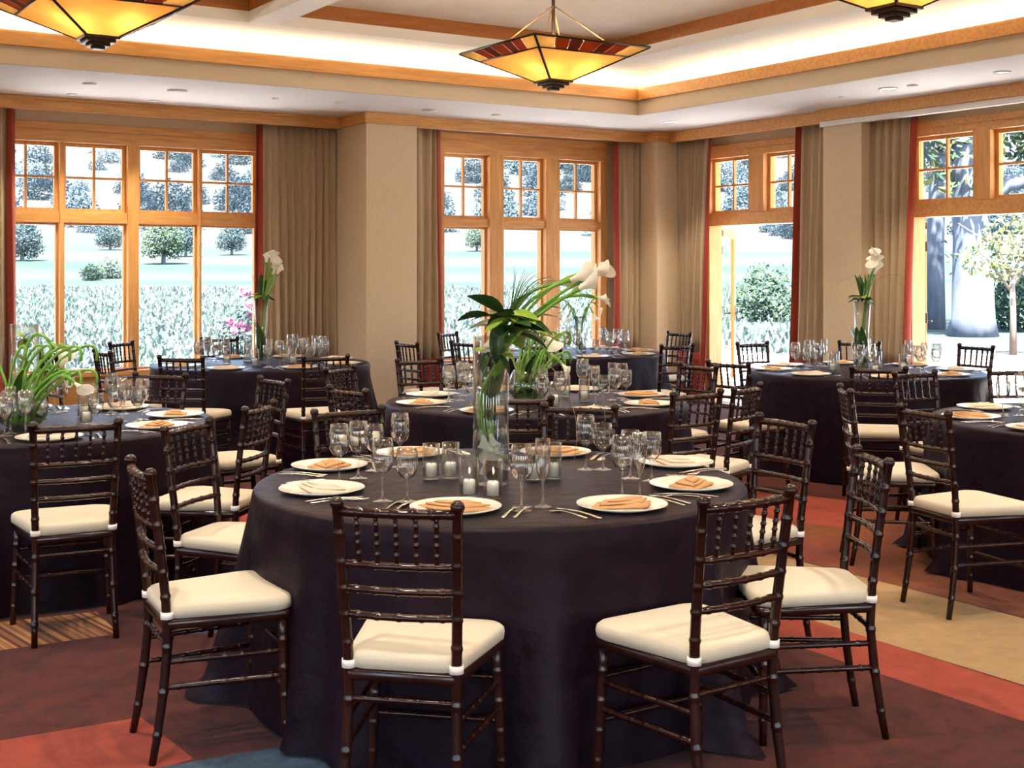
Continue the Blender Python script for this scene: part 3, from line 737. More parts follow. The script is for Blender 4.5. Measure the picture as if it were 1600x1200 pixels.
# the other tables
SECT = ['right side', 'back right', 'back', 'back left', 'left side', 'front left', 'front', 'front right']
def fill(t, n, where, nvot, rows, skip=()):
    base = t.ch[0] if t.ch else 0
    for i in range(n):
        a = base+2*math.pi*i/n+rg.uniform(-.05, .05); u = Vector((math.cos(a), math.sin(a), 0)); tn = Vector((-u.y, u.x, 0))
        if (t is T2 or t is T7):            # places far outside the frame
            q = t.c+u*.7; D = q.x*SN+q.y*CS; X = q.x*CS-q.y*SN
            if not -160 < CX+F*X/D < 1760: continue
        wh = SECT[round((math.atan2(u.x*SN+u.y*CS, u.x*CS-u.y*SN))/(math.pi/4)) % 8]
        setting(t, t.c+u*.715, wh+' on the '+where, 'on the '+where, rows, 'napkin' if i % 3 else 'napkin_pale')
        for k, r, s in (('wine', .53, -.085), ('goblet', .50, -.185), ('flute', .43, -.14)):
            p = t.c+u*(r+rg.uniform(-.01, .01))+tn*(s+rg.uniform(-.01, .01)); nm, l = GL[k]
            put(nm, k, l+' '+wh+' on the '+where, 'glass', p, 0, k+' glasses on the '+where)
    for i in range(nvot):
        a = 2*math.pi*(i+.3)/nvot; u = Vector((math.cos(a), math.sin(a), 0))
        if any((t.c+u*.29-at_d(38 if t is T2 else 826, dd)).length < .25 for dd in (6.95, 6.48, 7.8)): continue
        votive(t.c+u*.29, 'glass votive, '+SECT[round((math.atan2(u.x*SN+u.y*CS, u.x*CS-u.y*SN))/(math.pi/4)) % 8]+' of the '+where, 'votives on the '+where)
fill(T2, 8, 'left table', 6, True); fill(T4, 8, 'middle table behind the front one', 6, True); fill(T7, 8, 'table at the right edge', 5, True)
fill(T3, 8, 'table before the left window', 5, False); fill(T5, 8, 'table before the pier', 5, False); fill(T6, 8, 'farthest table by the corner', 4, False)

# ------------------------------------------------------------------ flowers
def bloom_mesh():
    q = MB(); nu, nv = 9, 16; vs = []
    for i in range(nu):
        u = i/(nu-1); r = .0075+.030*u**2.4
        for k in range(nv):
            a = 2*math.pi*k/nv; c = math.cos(a); w = (.5+.5*c)**1.5
            rr = r*(1+.55*u**4*w); z = .095*u+.036*u**3*w-.018*u**4*(1-w)
            vs.append((rr*math.cos(a), rr*math.sin(a), z))
    fs = [(i*nv+k, i*nv+(k+1) % nv, (i+1)*nv+(k+1) % nv, (i+1)*nv+k) for i in range(nu-1) for k in range(nv)]
    q.add(vs, fs, 'calla_white', True); return q.mesh('bloom')
ME['bloom'] = bloom_mesh()
q = MB(); q.tube([(0, 0, .005), (0, 0, .03), (0, 0, .062)], [.004, .0045, .002], 6, 'orchid_green'); ME['spadix'] = q.mesh('spadix')
q = MB(); q.lathe([(.006, -.012), (.0085, .0), (.0105, .016), (.012, .024)], 10, 'stem_green'); ME['collar'] = q.mesh('collar')
def leaf_mesh(L, W, bend, m, n=7):
    q = MB(); vs = []
    for i in range(n):
        t = i/(n-1); w = W*math.sin(math.pi*min(1, t*.93+.05))**.8*(1-.25*t)
        y = L*t*math.cos(bend*t*.6); z = -L*math.sin(bend*t)*t*.6
        for s, dz in ((-1, .18), (-.5, .06), (0, 0), (.5, .06), (1, .18)): vs.append((s*w, y, z+dz*w))
    fs = [(i*5+k, i*5+k+1, (i+1)*5+k+1, (i+1)*5+k) for i in range(n-1) for k in range(4)]
    q.add(vs, fs, m, True); return q.mesh('leaf')
ME['leaf_d'] = leaf_mesh(.16, .042, .7, 'leaf_dark'); ME['leaf_l'] = leaf_mesh(.15, .046, .9, 'leaf_lime'); ME['leaf_r'] = leaf_mesh(.075, .036, .6, 'leaf_lime')
ME['leaf_w'] = leaf_mesh(.26, .034, .5, 'leaf_dark')
def orient(loc, d, roll=0, s=1, axis='Z'):
    d = Vector(d).normalized(); qn = d.to_track_quat(axis, 'X' if axis == 'Z' else 'Z')
    return Matrix.Translation(loc) @ qn.to_matrix().to_4x4() @ Matrix.Rotation(roll, 4, axis) @ Matrix.Scale(s, 4)
def calla(par, p0, p1, p2, s=1, roll=0, r=.0055):
    pts = bez(p0, p1, p2, 9); q = MB(); q.tube(pts, [r*(1+.25*i/8) for i in range(9)], 7, 'stem_green')
    st = obj('calla_lily', q.mesh('calla_stem'), par)
    mw = orient(pts[-1], pts[-1]-pts[-2], roll, s)
    b = obj('bloom', ME['bloom'], st, mw=mw); obj('spadix', ME['spadix'], st, mw=mw); obj('collar', ME['collar'], st, mw=mw)
def leafp(par, key, loc, d, roll=0, s=1):
    d = Vector(d).normalized(); y = d; x = y.cross(Vector((0, 0, 1))); x = x.normalized() if x.length > .05 else Vector((1, 0, 0)); z = x.cross(y)
    m = Matrix(((x.x, y.x, z.x, 0), (x.y, y.y, z.y, 0), (x.z, y.z, z.z, 0), (0, 0, 0, 1)))
    return obj('leaf', ME[key], par, mw=Matrix.Translation(loc) @ m @ Matrix.Rotation(roll, 4, 'Y') @ Matrix.Scale(s, 4))
def blade(par, p0, p1, p2, r=.0022, m='grass_blade', name='grass_blade'):
    pts = bez(p0, p1, p2, 10); q = MB(); q.tube(pts, [r*(1-.75*i/9) for i in range(10)], 5, m); return obj(name, q.mesh(name), par)
def vase_mesh(r, h, wall=.004, base=.018, flare=0):
    return lmesh('glass_vase', [(.001, 0), (r-.004, 0), (r, .004), (r, h*.5), (r+flare, h), (r+flare-wall, h), (r-wall, h*.5), (r-wall, base+.004), (r-wall-.004, base), (.001, base)], 'vase_glass', 40)
# -- front table
def center(px, py=None, t=None): return at_z(px, py, TOP)
pc = center(767, 757)
v = tag(obj('glass_vase', vase_mesh(.066, .545), None, (pc.x, pc.y, TOP)), 'tall clear cylinder vase of lilies at the centre of the front table', 'vase')
w = obj('water', lmesh('water', [(.001, .02), (.0605, .02), (.0605, .40), (.001, .40)], 'water', 32), v)
ar = thing('flower_arrangement', 'white calla lilies spraying right from dark leaves atop the tall front vase', 'flowers', (pc.x, pc.y, TOP), -TH)
S = .0024                                   # metres per pixel at the vase
L = lambda x, y, dep=0: Vector(((x-767)*S, dep, (757-y)*S))
for a, b, c, s, ro in ((L(775, 575), L(800, 470), L(880, 447, -.02), 1.15, 1.2), (L(776, 570), L(830, 480, .03), L(915, 442, .04), 1.0, 2.0), (L(772, 575), L(820, 500, -.03), L(893, 462, -.05), 1.2, .4),
                       (L(778, 565), L(840, 440, .05), L(918, 432, .02), .8, 1.0), (L(778, 565), L(850, 450), L(925, 470, .02), .7, 3.6), (L(770, 570), L(800, 455, .06), L(862, 452, .08), 1.0, 2.5)):
    calla(ar, a, b, c, s*.78, ro)
for k, p, d, ro, s in (('leaf_d', L(790, 500), (-1, -.1, .25), 0, .9), ('leaf_d', L(785, 495), (-.8, -.2, .8), .6, 1.0), ('leaf_l', L(800, 505, -.03), (-.9, -.5, .1), -.2, .8), ('leaf_l', L(790, 498, -.04), (.8, -.5, .35), .3, .9),
                       ('leaf_d', L(800, 500), (1, -.2, -.05), .2, 1.05), ('leaf_d', L(805, 508, -.02), (1, -.3, -.25), -.3, .9), ('leaf_w', L(790, 505), (.9, .2, .3), .2, .8), ('leaf_d', L(780, 510, -.04), (-.2, -.5, -.9), 0, .8),
                       ('leaf_d', L(785, 505, .03), (-.3, .7, .5), 0, 1), ('leaf_l', L(795, 500, .04), (.5, .8, .3), 0, .9), ('leaf_d', L(770, 525, -.05), (.3, -.3, -1), .4, .7), ('leaf_r', L(762, 548, -.066), (-.5, -.6, .2), 0, .8),
                       ('leaf_r', L(780, 556, -.066), (.8, -.6, .1), 0, .9), ('leaf_r', L(790, 545, -.06), (.5, -.6, .5), 0, .8), ('leaf_d', L(765, 552, -.067), (-.4, -.5, -.6), 0, .55), ('leaf_d', L(780, 558, -.067), (.5, -.5, -.4), 0, .5),
                       ('leaf_d', L(795, 505), (.3, -.3, .9), 1.2, .8), ('leaf_d', L(770, 500), (-.7, .4, .2), .4, .9), ('leaf_r', L(850, 488), (1, 0, .3), 0, 1), ('leaf_d', L(790, 508, -.03), (.5, -.8, .3), .3, .9)):
    leafp(ar, k, p, d, ro, s)
rl = random.Random(17)
for i in range(16):
    an = i*2.4; dx, dy = math.cos(an), math.sin(an)
    leafp(ar, ('leaf_d', 'leaf_d', 'leaf_l', 'leaf_d')[i % 4], L(792+rl.uniform(-14, 18), 505+rl.uniform(-14, 22), rl.uniform(-.05, .05)), (dx+.25, dy-.2, rl.uniform(-.35, .55)), rl.uniform(-.5, .5), rl.uniform(.7, 1.05))
rb = random.Random(3)
for i in range(16):
    tx = 800+i*5+rb.uniform(-6, 6); blade(ar, L(795, 505, rb.uniform(-.02, .03)), L(805+i*2, 440+rb.uniform(-12, 10), rb.uniform(-.03, .05)), L(tx+6, 418+i*2+rb.uniform(-4, 10), rb.uniform(-.05, .08)), .0022)
# stems curling down inside the glass with drowned blooms at the foot
for i in range(6):
    o = (i-2.5)*.007; calla(ar, L(785+i*2, 560, o), L(735+i*4, 620, o*1.5), L(752+i*4, 672+12*(i % 3), o), .78, i*1.3, .0055)
for i in range(4): leafp(ar, 'leaf_w', L(772+i*4, 575, -.02+.012*i), (-.35, .05*i, -1), .4*i, .8)
# curled twigs arching over the table
blade(ar, L(790, 520), L(960, 520, -.15), L(930, 690, -.30), .0022, 'twig', 'twig'); blade(ar, L(790, 520), L(930, 600, -.2), L(880, 725, -.35), .002, 'twig', 'twig')

def tall_vase(t, px, label, vlabel, h=.52, lean=.04, r=.05, seed=0):
    c = at_d(px, t.d); rn = random.Random(seed)
    v = tag(obj('glass_vase', vase_mesh(r*.9, h, .004, .02, .012), None, (c.x, c.y, TOP)), vlabel, 'vase')
    obj('water', lmesh('water', [(.001, .022), (r*.9-.006, .022), (r*.9-.006, h*.75), (.001, h*.75)], 'water', 24), v)
    a = thing('flower_arrangement', label, 'flowers', (c.x, c.y, TOP), -TH)
    for i in range(6):
        x, y = rn.uniform(-.02, .02), rn.uniform(-.02, .02); tx = lean+rn.uniform(-.03, .07)
        calla(a, (x, y, .03), (x*.3, y*.3, h*.9), (tx, rn.uniform(-.07, .07), h+.19+.05*(i % 3)), 1.05, rn.uniform(0, 6), .006)
    for i in range(11):
        an = i*2*math.pi/11+rn.uniform(-.2, .2); leafp(a, ('leaf_d', 'leaf_d', 'leaf_l')[i % 3], (0, 0, h+.015+.01*(i % 3)), (math.cos(an), math.sin(an), rn.uniform(-.15, .5)), rn.uniform(-.3, .3), .8)
    for i in range(4): leafp(a, 'leaf_w', (0, 0, h), (lean*2+rn.uniform(-.25, .25), rn.uniform(-.3, .3), 1), rn.uniform(0, 3), .85)
    for i in range(4): leafp(a, 'leaf_w', (rn.uniform(-.02, .02), rn.uniform(-.02, .02), .05), (rn.uniform(-.05, .05), rn.uniform(-.05, .05), 1), rn.uniform(0, 3), 1.2)
    for i in range(4): blade(a, (0, 0, h), (.25*rn.uniform(-1, 1), rn.uniform(-.2, .2), h+.35), (.45*rn.uniform(-1, 1), rn.uniform(-.2, .2), h+.12), .0016, 'twig', 'twig')
tall_vase(T3, 408, 'upright white calla lilies with leaf collar, in the window table vase', 'slim clear vase on the window table', .54, .05, .055, 1)
tall_vase(T5, 1347, 'upright white calla lilies with leaf collar, before the pier', 'slim clear vase on the table before the pier', .54, .06, .06, 2)

def bowl(t, px, dd, label, vlabel, seed, spread=1.0):
    c = at_d(px, t.d+dd); rn = random.Random(seed)
    pr = [(.001, 0), (.06, 0), (.095, .02), (.125, .065), (.130, .10), (.115, .15), (.095, .185)]
    v = tag(obj('glass_bowl', lmesh('glass_bowl', pr+[(r-.004, z+.003) for r, z in reversed(pr)], 'vase_glass', 36), None, (c.x, c.y, TOP)), vlabel, 'bowl')
    obj('water', lmesh('water', [(.001, .01), (.09, .025), (.12, .068), (.121, .10), (.001, .10)], 'water', 30), v)
    a = thing('flower_arrangement', label, 'flowers', (c.x, c.y, TOP), -TH)
    for i in range(7):
        sx = spread*(.10+.035*i); y = rn.uniform(-.08, .08)
        if i in (2, 5): calla(a, (-.06+.02*i, y*.4, .02), (.03+sx*.55, y, .32+.03*(i % 4)), (.02+sx, y*1.6, .19+.055*(i % 4)), .8, rn.uniform(0, 6), .0075)
        for h in (.22, .34):
            x0 = -.07+.02*i; q = MB(); q.tube(bez((x0, y*.4, .02), (x0+sx*.2, y, h), (x0+sx*.9, y*1.3, h+.07), 7)[:-1]+bez((x0+sx*.9, y*1.3, h+.07), (x0+sx*1.15, y*1.4, h+.09), (x0+sx*1.1, y*1.5, h+.0), 6), .0075, 7, 'stem_green')
            obj('stem', q.mesh('stem'), a)
    calla(a, (0, 0, .03), (-.02, .03, .62), (.15*spread, .0, .42), 1.15, 1.0, .007); calla(a, (-.02, 0, .03), (-.18, .03, .55), (-.22, .0, .40), 1.0, 1.0, .007)
    for i in range(16):
        an = i*2*math.pi/16; leafp(a, ('leaf_d', 'leaf_l', 'leaf_d')[i % 3], (.03*math.cos(an), .03*math.sin(an), .05+.02*(i % 4)), (math.cos(an), math.sin(an), rn.uniform(.0, 1.0)), rn.uniform(-.4, .4), .62)
    for i in range(6):
        an = i*2.1; leafp(a, 'leaf_w', (.02*math.cos(an), .02*math.sin(an), .12), (.5*math.cos(an)+.3, .5*math.sin(an), .9), rn.uniform(0, 3), .9)
bowl(T2, 34, -.22, 'green and white lilies arching out of a bowl on the left table', 'low round glass bowl with leaves on the left table', 3, 1.0)
bowl(T4, 826, -.05, 'lilies and lime leaves tumbling from the bowl on the middle table', 'low round glass bowl on the middle table', 5, .6)
# tall cylinder with green orchids drowned in it, left table
c = at_d(38, 6.95)
v = tag(obj('glass_vase', vase_mesh(.075, .50), None, (c.x, c.y, TOP)), 'tall clear cylinder with green orchid blooms on the left table', 'vase')
a = thing('flower_arrangement', 'lime green orchid blooms inside the tall cylinder on the left table', 'flowers', (c.x, c.y, TOP), -TH)
blade(a, (0, 0, .02), (.02, .01, .25), (-.01, 0, .46), .004, 'stem_green', 'stem')
for z in (.16, .30, .42):
    for i in range(6): an = i*2*math.pi/6; leafp(a, 'leaf_r', (.0, -.01, z), (math.cos(an)*.9, math.sin(an)*.3-.2, math.sin(an)*.8), 0, .85)
# corner table: slender hanging stems
c = at_d(905, T6.d)
v = tag(obj('glass_vase', vase_mesh(.035, .34, .003, .02, .015), None, (c.x, c.y, TOP)), 'slender clear vase on the farthest table by the corner', 'vase')
a = thing('flower_arrangement', 'thin green stems with hanging white blooms on the farthest table', 'flowers', (c.x, c.y, TOP), -TH)
for i in range(6):
    s = (-1, 1)[i % 2]*(.6+.13*i); calla(a, (0, 0, .03), (.06*s, .02*i-.05, .60), (.17*s, .03*i-.08, .36+.03*i), .7, i, .005)
for i in range(8): an = i*.79; leafp(a, ('leaf_l', 'leaf_d')[i % 2], (0, 0, .33), (math.cos(an), math.sin(an), .5), 0, .6)

# ------------------------------------------------------------------ pendant lamps and downlights
def pendant(x, y, label):
    H, SD, ZB = 3.0, .45, 2.80
    o = thing('pendant_lamp', label, 'lamp', (x, y, 2.70), 0, 'square amber pendant lamps')
    zz = lambda z: z-2.70
    hb = .085; bt = 2.945                    # half size of the foot, underside of the tiled band
    fr = lambda z: hb+(SD-hb)*(z-ZB)/(H-ZB)
    cs = [(-1, -1), (1, -1), (1, 1), (-1, 1)]
    h1 = fr(bt)
    for i in range(4):
        a, b = cs[i], cs[(i+1) % 4]
        def slab(p, m, name, th=.004):
            q = MB(); n = Vector((p[1]-p[0])).cross(p[2]-p[1]).normalized()*th
            vs = [v for v in p]+[v+n for v in p]
            q.add(vs, [(0, 1, 2, 3), (7, 6, 5, 4), (0, 4, 5, 1), (1, 5, 6, 2), (2, 6, 7, 3), (3, 7, 4, 0)], m); return obj(name, q.mesh(name), o)
        V = lambda c, h, z: Vector((c[0]*h, c[1]*h, zz(z)))
        slab([V(a, hb, ZB), V(b, hb, ZB), V(b, h1, bt), V(a, h1, bt)], 'mica', 'mica_panel')
        ts = [0, .17, .30, .42, .58, .70, .83, 1]; ms = ['tile_cream', 'tile_rust', 'tile_dark', 'tile_rust', 'tile_dark', 'tile_rust', 'tile_cream']
        for k in range(7):
            A0, B0, A1, B1 = V(a, h1, bt), V(b, h1, bt), V(a, SD, H), V(b, SD, H); t0, t1 = ts[k]+.006, ts[k+1]-.006
            slab([A0.lerp(B0, t0), A0.lerp(B0, t1), A1.lerp(B1, t1), A1.lerp(B1, t0)], ms[k], 'tile')
        q = MB(); q.tube([V(a, SD+.002, H), V(b, SD+.002, H)], .008, 6, 'bronze'); q.tube([V(a, h1+.002, bt), V(b, h1+.002, bt)], .007, 6, 'bronze')
        q.tube([V(a, hb, ZB), V(a, SD+.002, H)], .009, 6, 'bronze'); obj('rib', q.mesh('rib'), o)
        q = MB(); q.tube([V(a, SD*.72, H-.03), Vector((0, 0, zz(3.30)))], .004, 6, 'bronze_pale'); obj('rod', q.mesh('rod'), o)
    q = MB()
    for k, (h, z0, z1) in enumerate(((.095, 2.785, 2.80), (.075, 2.767, 2.785), (.052, 2.75, 2.767), (.030, 2.735, 2.75))): q.box((-h, -h, zz(z0)), (h, h, zz(z1)), 'bronze')
    obj('finial', q.mesh('finial'), o)
    q = MB(); q.tube([(0, 0, zz(2.80)), (0, 0, zz(ZC))], .012, 10, 'bronze'); obj('pole', q.mesh('pole'), o)
    q = MB(); q.lathe([(.001, zz(3.72)), (.07, zz(3.73)), (.08, zz(ZC)), (.001, zz(ZC))], 20, 'bronze'); obj('canopy', q.mesh('canopy'), o)
    for dx, dy in ((.12, -.16), (-.15, -.10), (.0, .15)):
        q = MB(); q.lathe([(.001, -.03), (.018, -.022), (.024, 0), (.018, .024), (.008, .035), (.001, .036)], 12, 'bulb', (dx, dy, zz(2.92))); obj('bulb', q.mesh('bulb'), o)
        lamp('pendant_bulb', 'POINT', (x+dx, y+dy, 2.925), 11, (1, .78, .46), shadow_soft_size=.045)
PD = ((4.87, 7.08, 'square amber pendant lamp at the centre, wholly in view'), (1.90, 7.08, 'large square amber pendant lamp cut by the top at left'), (4.87, 4.22, 'square amber pendant lamp at top right, only its finial in view'))
for x, y, l in PD: pendant(x, y, l)
def disc(px, py, r, kind, label, z=ZS):
    d = F*(z-EYE)/(HY-py); p = at_d(px, d)
    q = MB(); q.lathe([(r, 0), (r, -.008), (r*.8, -.012), (r*.72, -.004), (.001, -.004)] if kind else [(r, 0), (r, -.012), (.001, -.014)], 24, 'white_paint')
    o = tag(obj('downlight' if kind else 'ceiling_speaker', q.mesh('disc'), None, (p.x, p.y, z)), label, 'downlight' if kind else 'speaker', 'small fittings in the soffit')
    if kind:
        q = MB(); q.lathe([(.001, -.0045), (r*.7, -.0045)], 20, 'downlight_glow'); obj('lens', q.mesh('lens'), o)
        lamp('downlight_lamp', 'SPOT', (p.x, p.y, z-.03), 45, (1, .86, .66), (0, 0, 0), spot_size=R(95), spot_blend=.6, shadow_soft_size=.05)
for px, py, r, k, l in ((113, 147, .05, 1, 'small recessed downlight over the first bay of the left window'), (242, 157, .05, 1, 'small recessed downlight over the third bay of the left window'), (140, 130, .06, 0, 'round white speaker grille over the left window'), (277, 141, .09, 0, 'large round vent in the soffit over the left window'),
                        (430, 153, .035, 0, 'tiny sprinkler plate over the wide curtain'), (530, 160, .05, 0, 'small sensor plate near the pillar'), (672, 172, .08, 0, 'round white vent right of the pillar'), (775, 179, .05, 0, 'small plate over the three-bay window'),
                        (1047, 190, .08, 1, 'recessed downlight above the corner post'), (1315, 151, .03, 0, 'tiny plate in the soffit above the pier'), (1388, 138, .09, 1, 'recessed downlight over the wide curtain at right'), (1426, 133, .05, 0, 'small plate beside the right downlight'), (1566, 112, .07, 1, 'recessed downlight over the wide right doorway')):
    disc(px, py, r, k, l)
# downlights in the coffers
for i, (x, y) in enumerate(((5.6, 8.7), (2.2, 8.7), (3.2, 6.3), (6.4, 6.3), (.6, 6.0), (2.0, 3.6), (4.9, 2.9), (.2, 2.6), (6.6, 3.4), (2.6, .9))):
    q = MB(); q.lathe([(.075, 0), (.075, -.01), (.055, -.006), (.001, -.006)], 24, 'white_paint')
    o = tag(obj('downlight', q.mesh('disc'), None, (x, y, ZC)), 'recessed downlight in the coffered ceiling', 'downlight', 'downlights in the coffers')
    q = MB(); q.lathe([(.001, -.0065), (.053, -.0065)], 20, 'downlight_glow'); obj('lens', q.mesh('lens'), o)
    lamp('coffer_lamp', 'SPOT', (x, y, ZC-.03), 110, (1, .87, .70), (0, 0, 0), spot_size=R(105), spot_blend=.7, shadow_soft_size=.06)

# ------------------------------------------------------------------ outside
mat('lawn', (.018, .035, .027), .95, spec=.05, col2=(.040, .045, .039), scale=.05, stretch=(.18, 1.0, 1))
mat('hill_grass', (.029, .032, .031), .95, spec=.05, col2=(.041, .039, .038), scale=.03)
mat('bounce_stone', (.78, .75, .70), .9, col2=(.84, .82, .78), scale=2)
mat('bark', (.036, .046, .065), .95, col2=(.07, .082, .105), scale=5, stretch=(1, 1, .25), bump=.6)
mat('bark_pale', (.13, .10, .08), .9, col2=(.10, .075, .055), scale=6)
mat('paving', (.085, .075, .065), .9, col2=(.07, .062, .055), scale=3)
mat('eave', (.50, .30, .14), .7)
for nme, c in (('fol_green', (.14, .30, .10)), ('fol_dark', (.05, .15, .10)), ('fol_blue_haze', (.11, .24, .33)), ('fol_lime', (.55, .55, .14)), ('fol_hill_haze', (.20, .29, .33)), ('petal_pink', (1.6, .55, 1.1)), ('petal_white', (.50, .46, .46)), ('meadow_green', (.29, .45, .38)), ('meadow_pale', (.38, .48, .43))):  # hill and blue foliage carry a distance-haze tint in their colour
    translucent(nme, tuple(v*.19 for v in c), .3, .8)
PROF = [(0, -.2), (14, -.2), (40, -.18), (60, .13), (90, .75), (120, 1.96), (160, 4.1), (200, 7.7), (260, 15.9), (340, 30), (450, 62), (600, 95)]
def gz(d):
    for (a, za), (b, zb) in zip(PROF, PROF[1:]):
        if d <= b: return za+(zb-za)*(d-a)/(b-a)
    return PROF[-1][1]
def ground():
    q = MB(); vs = []; fs = []; ds = [0, 6, 12, 16, 20, 26, 33, 40, 50, 60, 75, 90, 105, 120, 140, 160, 180, 200, 230, 260, 300, 340, 390, 450, 520, 600]; na = 64
    for d in ds:
        for i in range(na+1):
            an = R(-120+240*i/na); wob = (math.sin(an*9+d*.01)*.06+math.sin(an*17+2)*.03)*max(0, gz(d)-2)
            vs.append((math.sin(an)*d, math.cos(an)*d, gz(d)+wob-(.06 if d < 12 else 0)))
    for j in range(len(ds)-1):
        for i in range(na): a = j*(na+1)+i; fs.append((a, a+na+1, a+na+2, a+1))
    nl = ds.index(160)*na
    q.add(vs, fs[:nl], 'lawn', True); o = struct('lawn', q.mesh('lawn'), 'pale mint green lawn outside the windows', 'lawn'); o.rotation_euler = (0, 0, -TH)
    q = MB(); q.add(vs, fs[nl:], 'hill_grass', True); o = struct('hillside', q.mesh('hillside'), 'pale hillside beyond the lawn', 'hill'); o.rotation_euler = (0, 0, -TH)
ground()
def pz(px, d, z=None): p = at_d(px, d); p.z = gz(d) if z is None else z; return p
def crown_mesh(name, blobs, n, size, mats, seed):
    rn = random.Random(seed); q = MB()
    tot = sum(b[3]*b[4]*b[5] for b in blobs)
    for bx, by, bz, rx, ry, rz in blobs:
        for _ in range(int(n*rx*ry*rz/tot)):
            u = Vector((rn.gauss(0, 1), rn.gauss(0, 1), rn.gauss(0, 1))).normalized()*(rn.uniform(.55, 1.05)); c = Vector((bx+u.x*rx, by+u.y*ry, bz+u.z*rz))
            a = Vector((rn.gauss(0, 1), rn.gauss(0, 1), rn.gauss(0, 1))).normalized(); b = a.orthogonal().normalized(); s = size*rn.uniform(.6, 1.3)
            q.add([c-a*s, c+b*s*.5, c+a*s, c-b*s*.5], [(0, 1, 2, 3)], rn.choice(mats))
    return q.mesh(name)
def trunk_mesh(paths, m): 
    q = MB()
    for pts, rr in paths: q.tube(pts, rr, 10, m)
    return q.mesh('trunk')
def tree(name, label, px, d, crown, trunk, s=1, group=None, rz=0, cat='tree'):
    p = pz(px, d); o = thing(name, label, cat, p, rz, group); o.scale = (s, s, s)
    if trunk: obj('trunk', trunk, o)
    obj('foliage', crown, o); return o
BL_ = [(0, 0, 2.6, 1.9, 1.9, 1.6), (.9, .4, 1.7, 1.3, 1.3, 1.1), (-1.0, -.2, 1.8, 1.3, 1.3, 1.1), (.1, .3, 3.9, 1.2, 1.2, 1.0)]
crG = crown_mesh('foliage', BL_, 3000, .16, ['fol_green', 'fol_green', 'fol_hill_haze'], 1); crD = crown_mesh('foliage', BL_, 2600, .16, ['fol_blue_haze', 'fol_dark'], 2); crH = crown_mesh('foliage', BL_, 2600, .14, ['fol_hill_haze', 'fol_blue_haze'], 3)
tkT = trunk_mesh([([(0, 0, -.3), (.05, 0, 1.2), (0, 0, 3.4)], [.22, .17, .08])], 'bark')
tree('round_tree', 'bright green tree on the lawn, behind the third bay of the left window', 255, 118, crG, tkT, 1.0)
tree('round_tree', 'dark bluish tree at the far left edge of the left window', 34, 120, crD, tkT, .95)
tree('round_tree', 'dark bluish tree on the lawn behind the second bay of the left window', 172, 150, crD, tkT, .8)
tree('round_tree', 'dark tree close right of the bright green tree', 290, 135, crD, tkT, .8)
tree('round_tree', 'round green tree behind the fourth bay of the left window', 362, 140, crD, tkT, .8)
tree('round_tree', 'green tree on the lawn behind the first bay of the three-bay window', 745, 150, crG, tkT, .75)
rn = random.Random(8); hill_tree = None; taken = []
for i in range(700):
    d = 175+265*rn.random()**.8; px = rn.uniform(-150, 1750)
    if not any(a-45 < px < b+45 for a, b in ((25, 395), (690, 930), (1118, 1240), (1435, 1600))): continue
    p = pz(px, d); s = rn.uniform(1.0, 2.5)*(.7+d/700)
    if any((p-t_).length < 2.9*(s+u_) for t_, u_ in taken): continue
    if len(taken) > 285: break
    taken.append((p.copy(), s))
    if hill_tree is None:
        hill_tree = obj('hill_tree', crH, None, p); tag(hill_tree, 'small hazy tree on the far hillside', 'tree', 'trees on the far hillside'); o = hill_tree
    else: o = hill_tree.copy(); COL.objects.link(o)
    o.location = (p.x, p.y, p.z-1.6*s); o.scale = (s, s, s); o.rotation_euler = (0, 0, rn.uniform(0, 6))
SHB = [(0, 0, .55, .8, .8, .6), (.5, .2, .4, .5, .5, .4), (-.5, -.1, .45, .5, .5, .45), (.1, 0, .95, .5, .5, .4)]
shD = crown_mesh('foliage', SHB, 1600, .07, ['fol_dark', 'fol_dark', 'fol_green'], 5); shG = crown_mesh('foliage', SHB, 900, .10, ['fol_green', 'fol_hill_haze'], 6); stS = trunk_mesh([([(0, 0, -.1), (0, 0, .6)], [.05, .03])], 'bark')
tree('bush', 'dark green rounded bush seen through the narrow open doorway', 1196, 43, shD, stS, 1.5, None, 0, 'bush')
tree('bush', 'dark shrub behind the small yellow tree at right', 1590, 37, shD, stS, 1.25, None, 1, 'bush')
for px, d, s in ((142, 88, .8), (170, 91, 1.1)):
    tree('bush', 'small round bush on the lawn beyond the second bay, '+('left' if px < 150 else 'right')+' of two', px, d, shG, stS, s*1.2, 'bushes on the lawn', px, 'bush')
# pink flowering shrub by the left window
p = at_d(372, 17.8); o = thing('flowering_bush', 'pink flowering bush just outside the fourth bay of the left window', 'bush', (p.x, p.y, -.2), 0)
obj('foliage', crown_mesh('foliage', [(0, 0, .8, .33, .33, .5), (.1, 0, .4, .4, .4, .4)], 900, .055, ['fol_blue_haze', 'fol_dark', 'meadow_pale'], 9), o); obj('stem', stS, o)
rn = random.Random(5)
for i in range(11):
    an = rn.uniform(0, 6.3); q = MB(); cx, cy, cz = (rn.uniform(-.28, .2), -.18+rn.uniform(-.2, .1), rn.uniform(.85, 1.5))
    for k in range(14):
        u = Vector((rn.gauss(0, 1), rn.gauss(0, 1), rn.gauss(0, 1))).normalized(); a = u.orthogonal().normalized(); b = u.cross(a)
        c = u*.045; q.add([c-a*.04, c-b*.04+u*.01, c+a*.04, c+b*.04+u*.01], [(0, 1, 2, 3)], 'petal_pink')
    obj('blossom', q.mesh('blossom'), o, (cx, cy, cz))
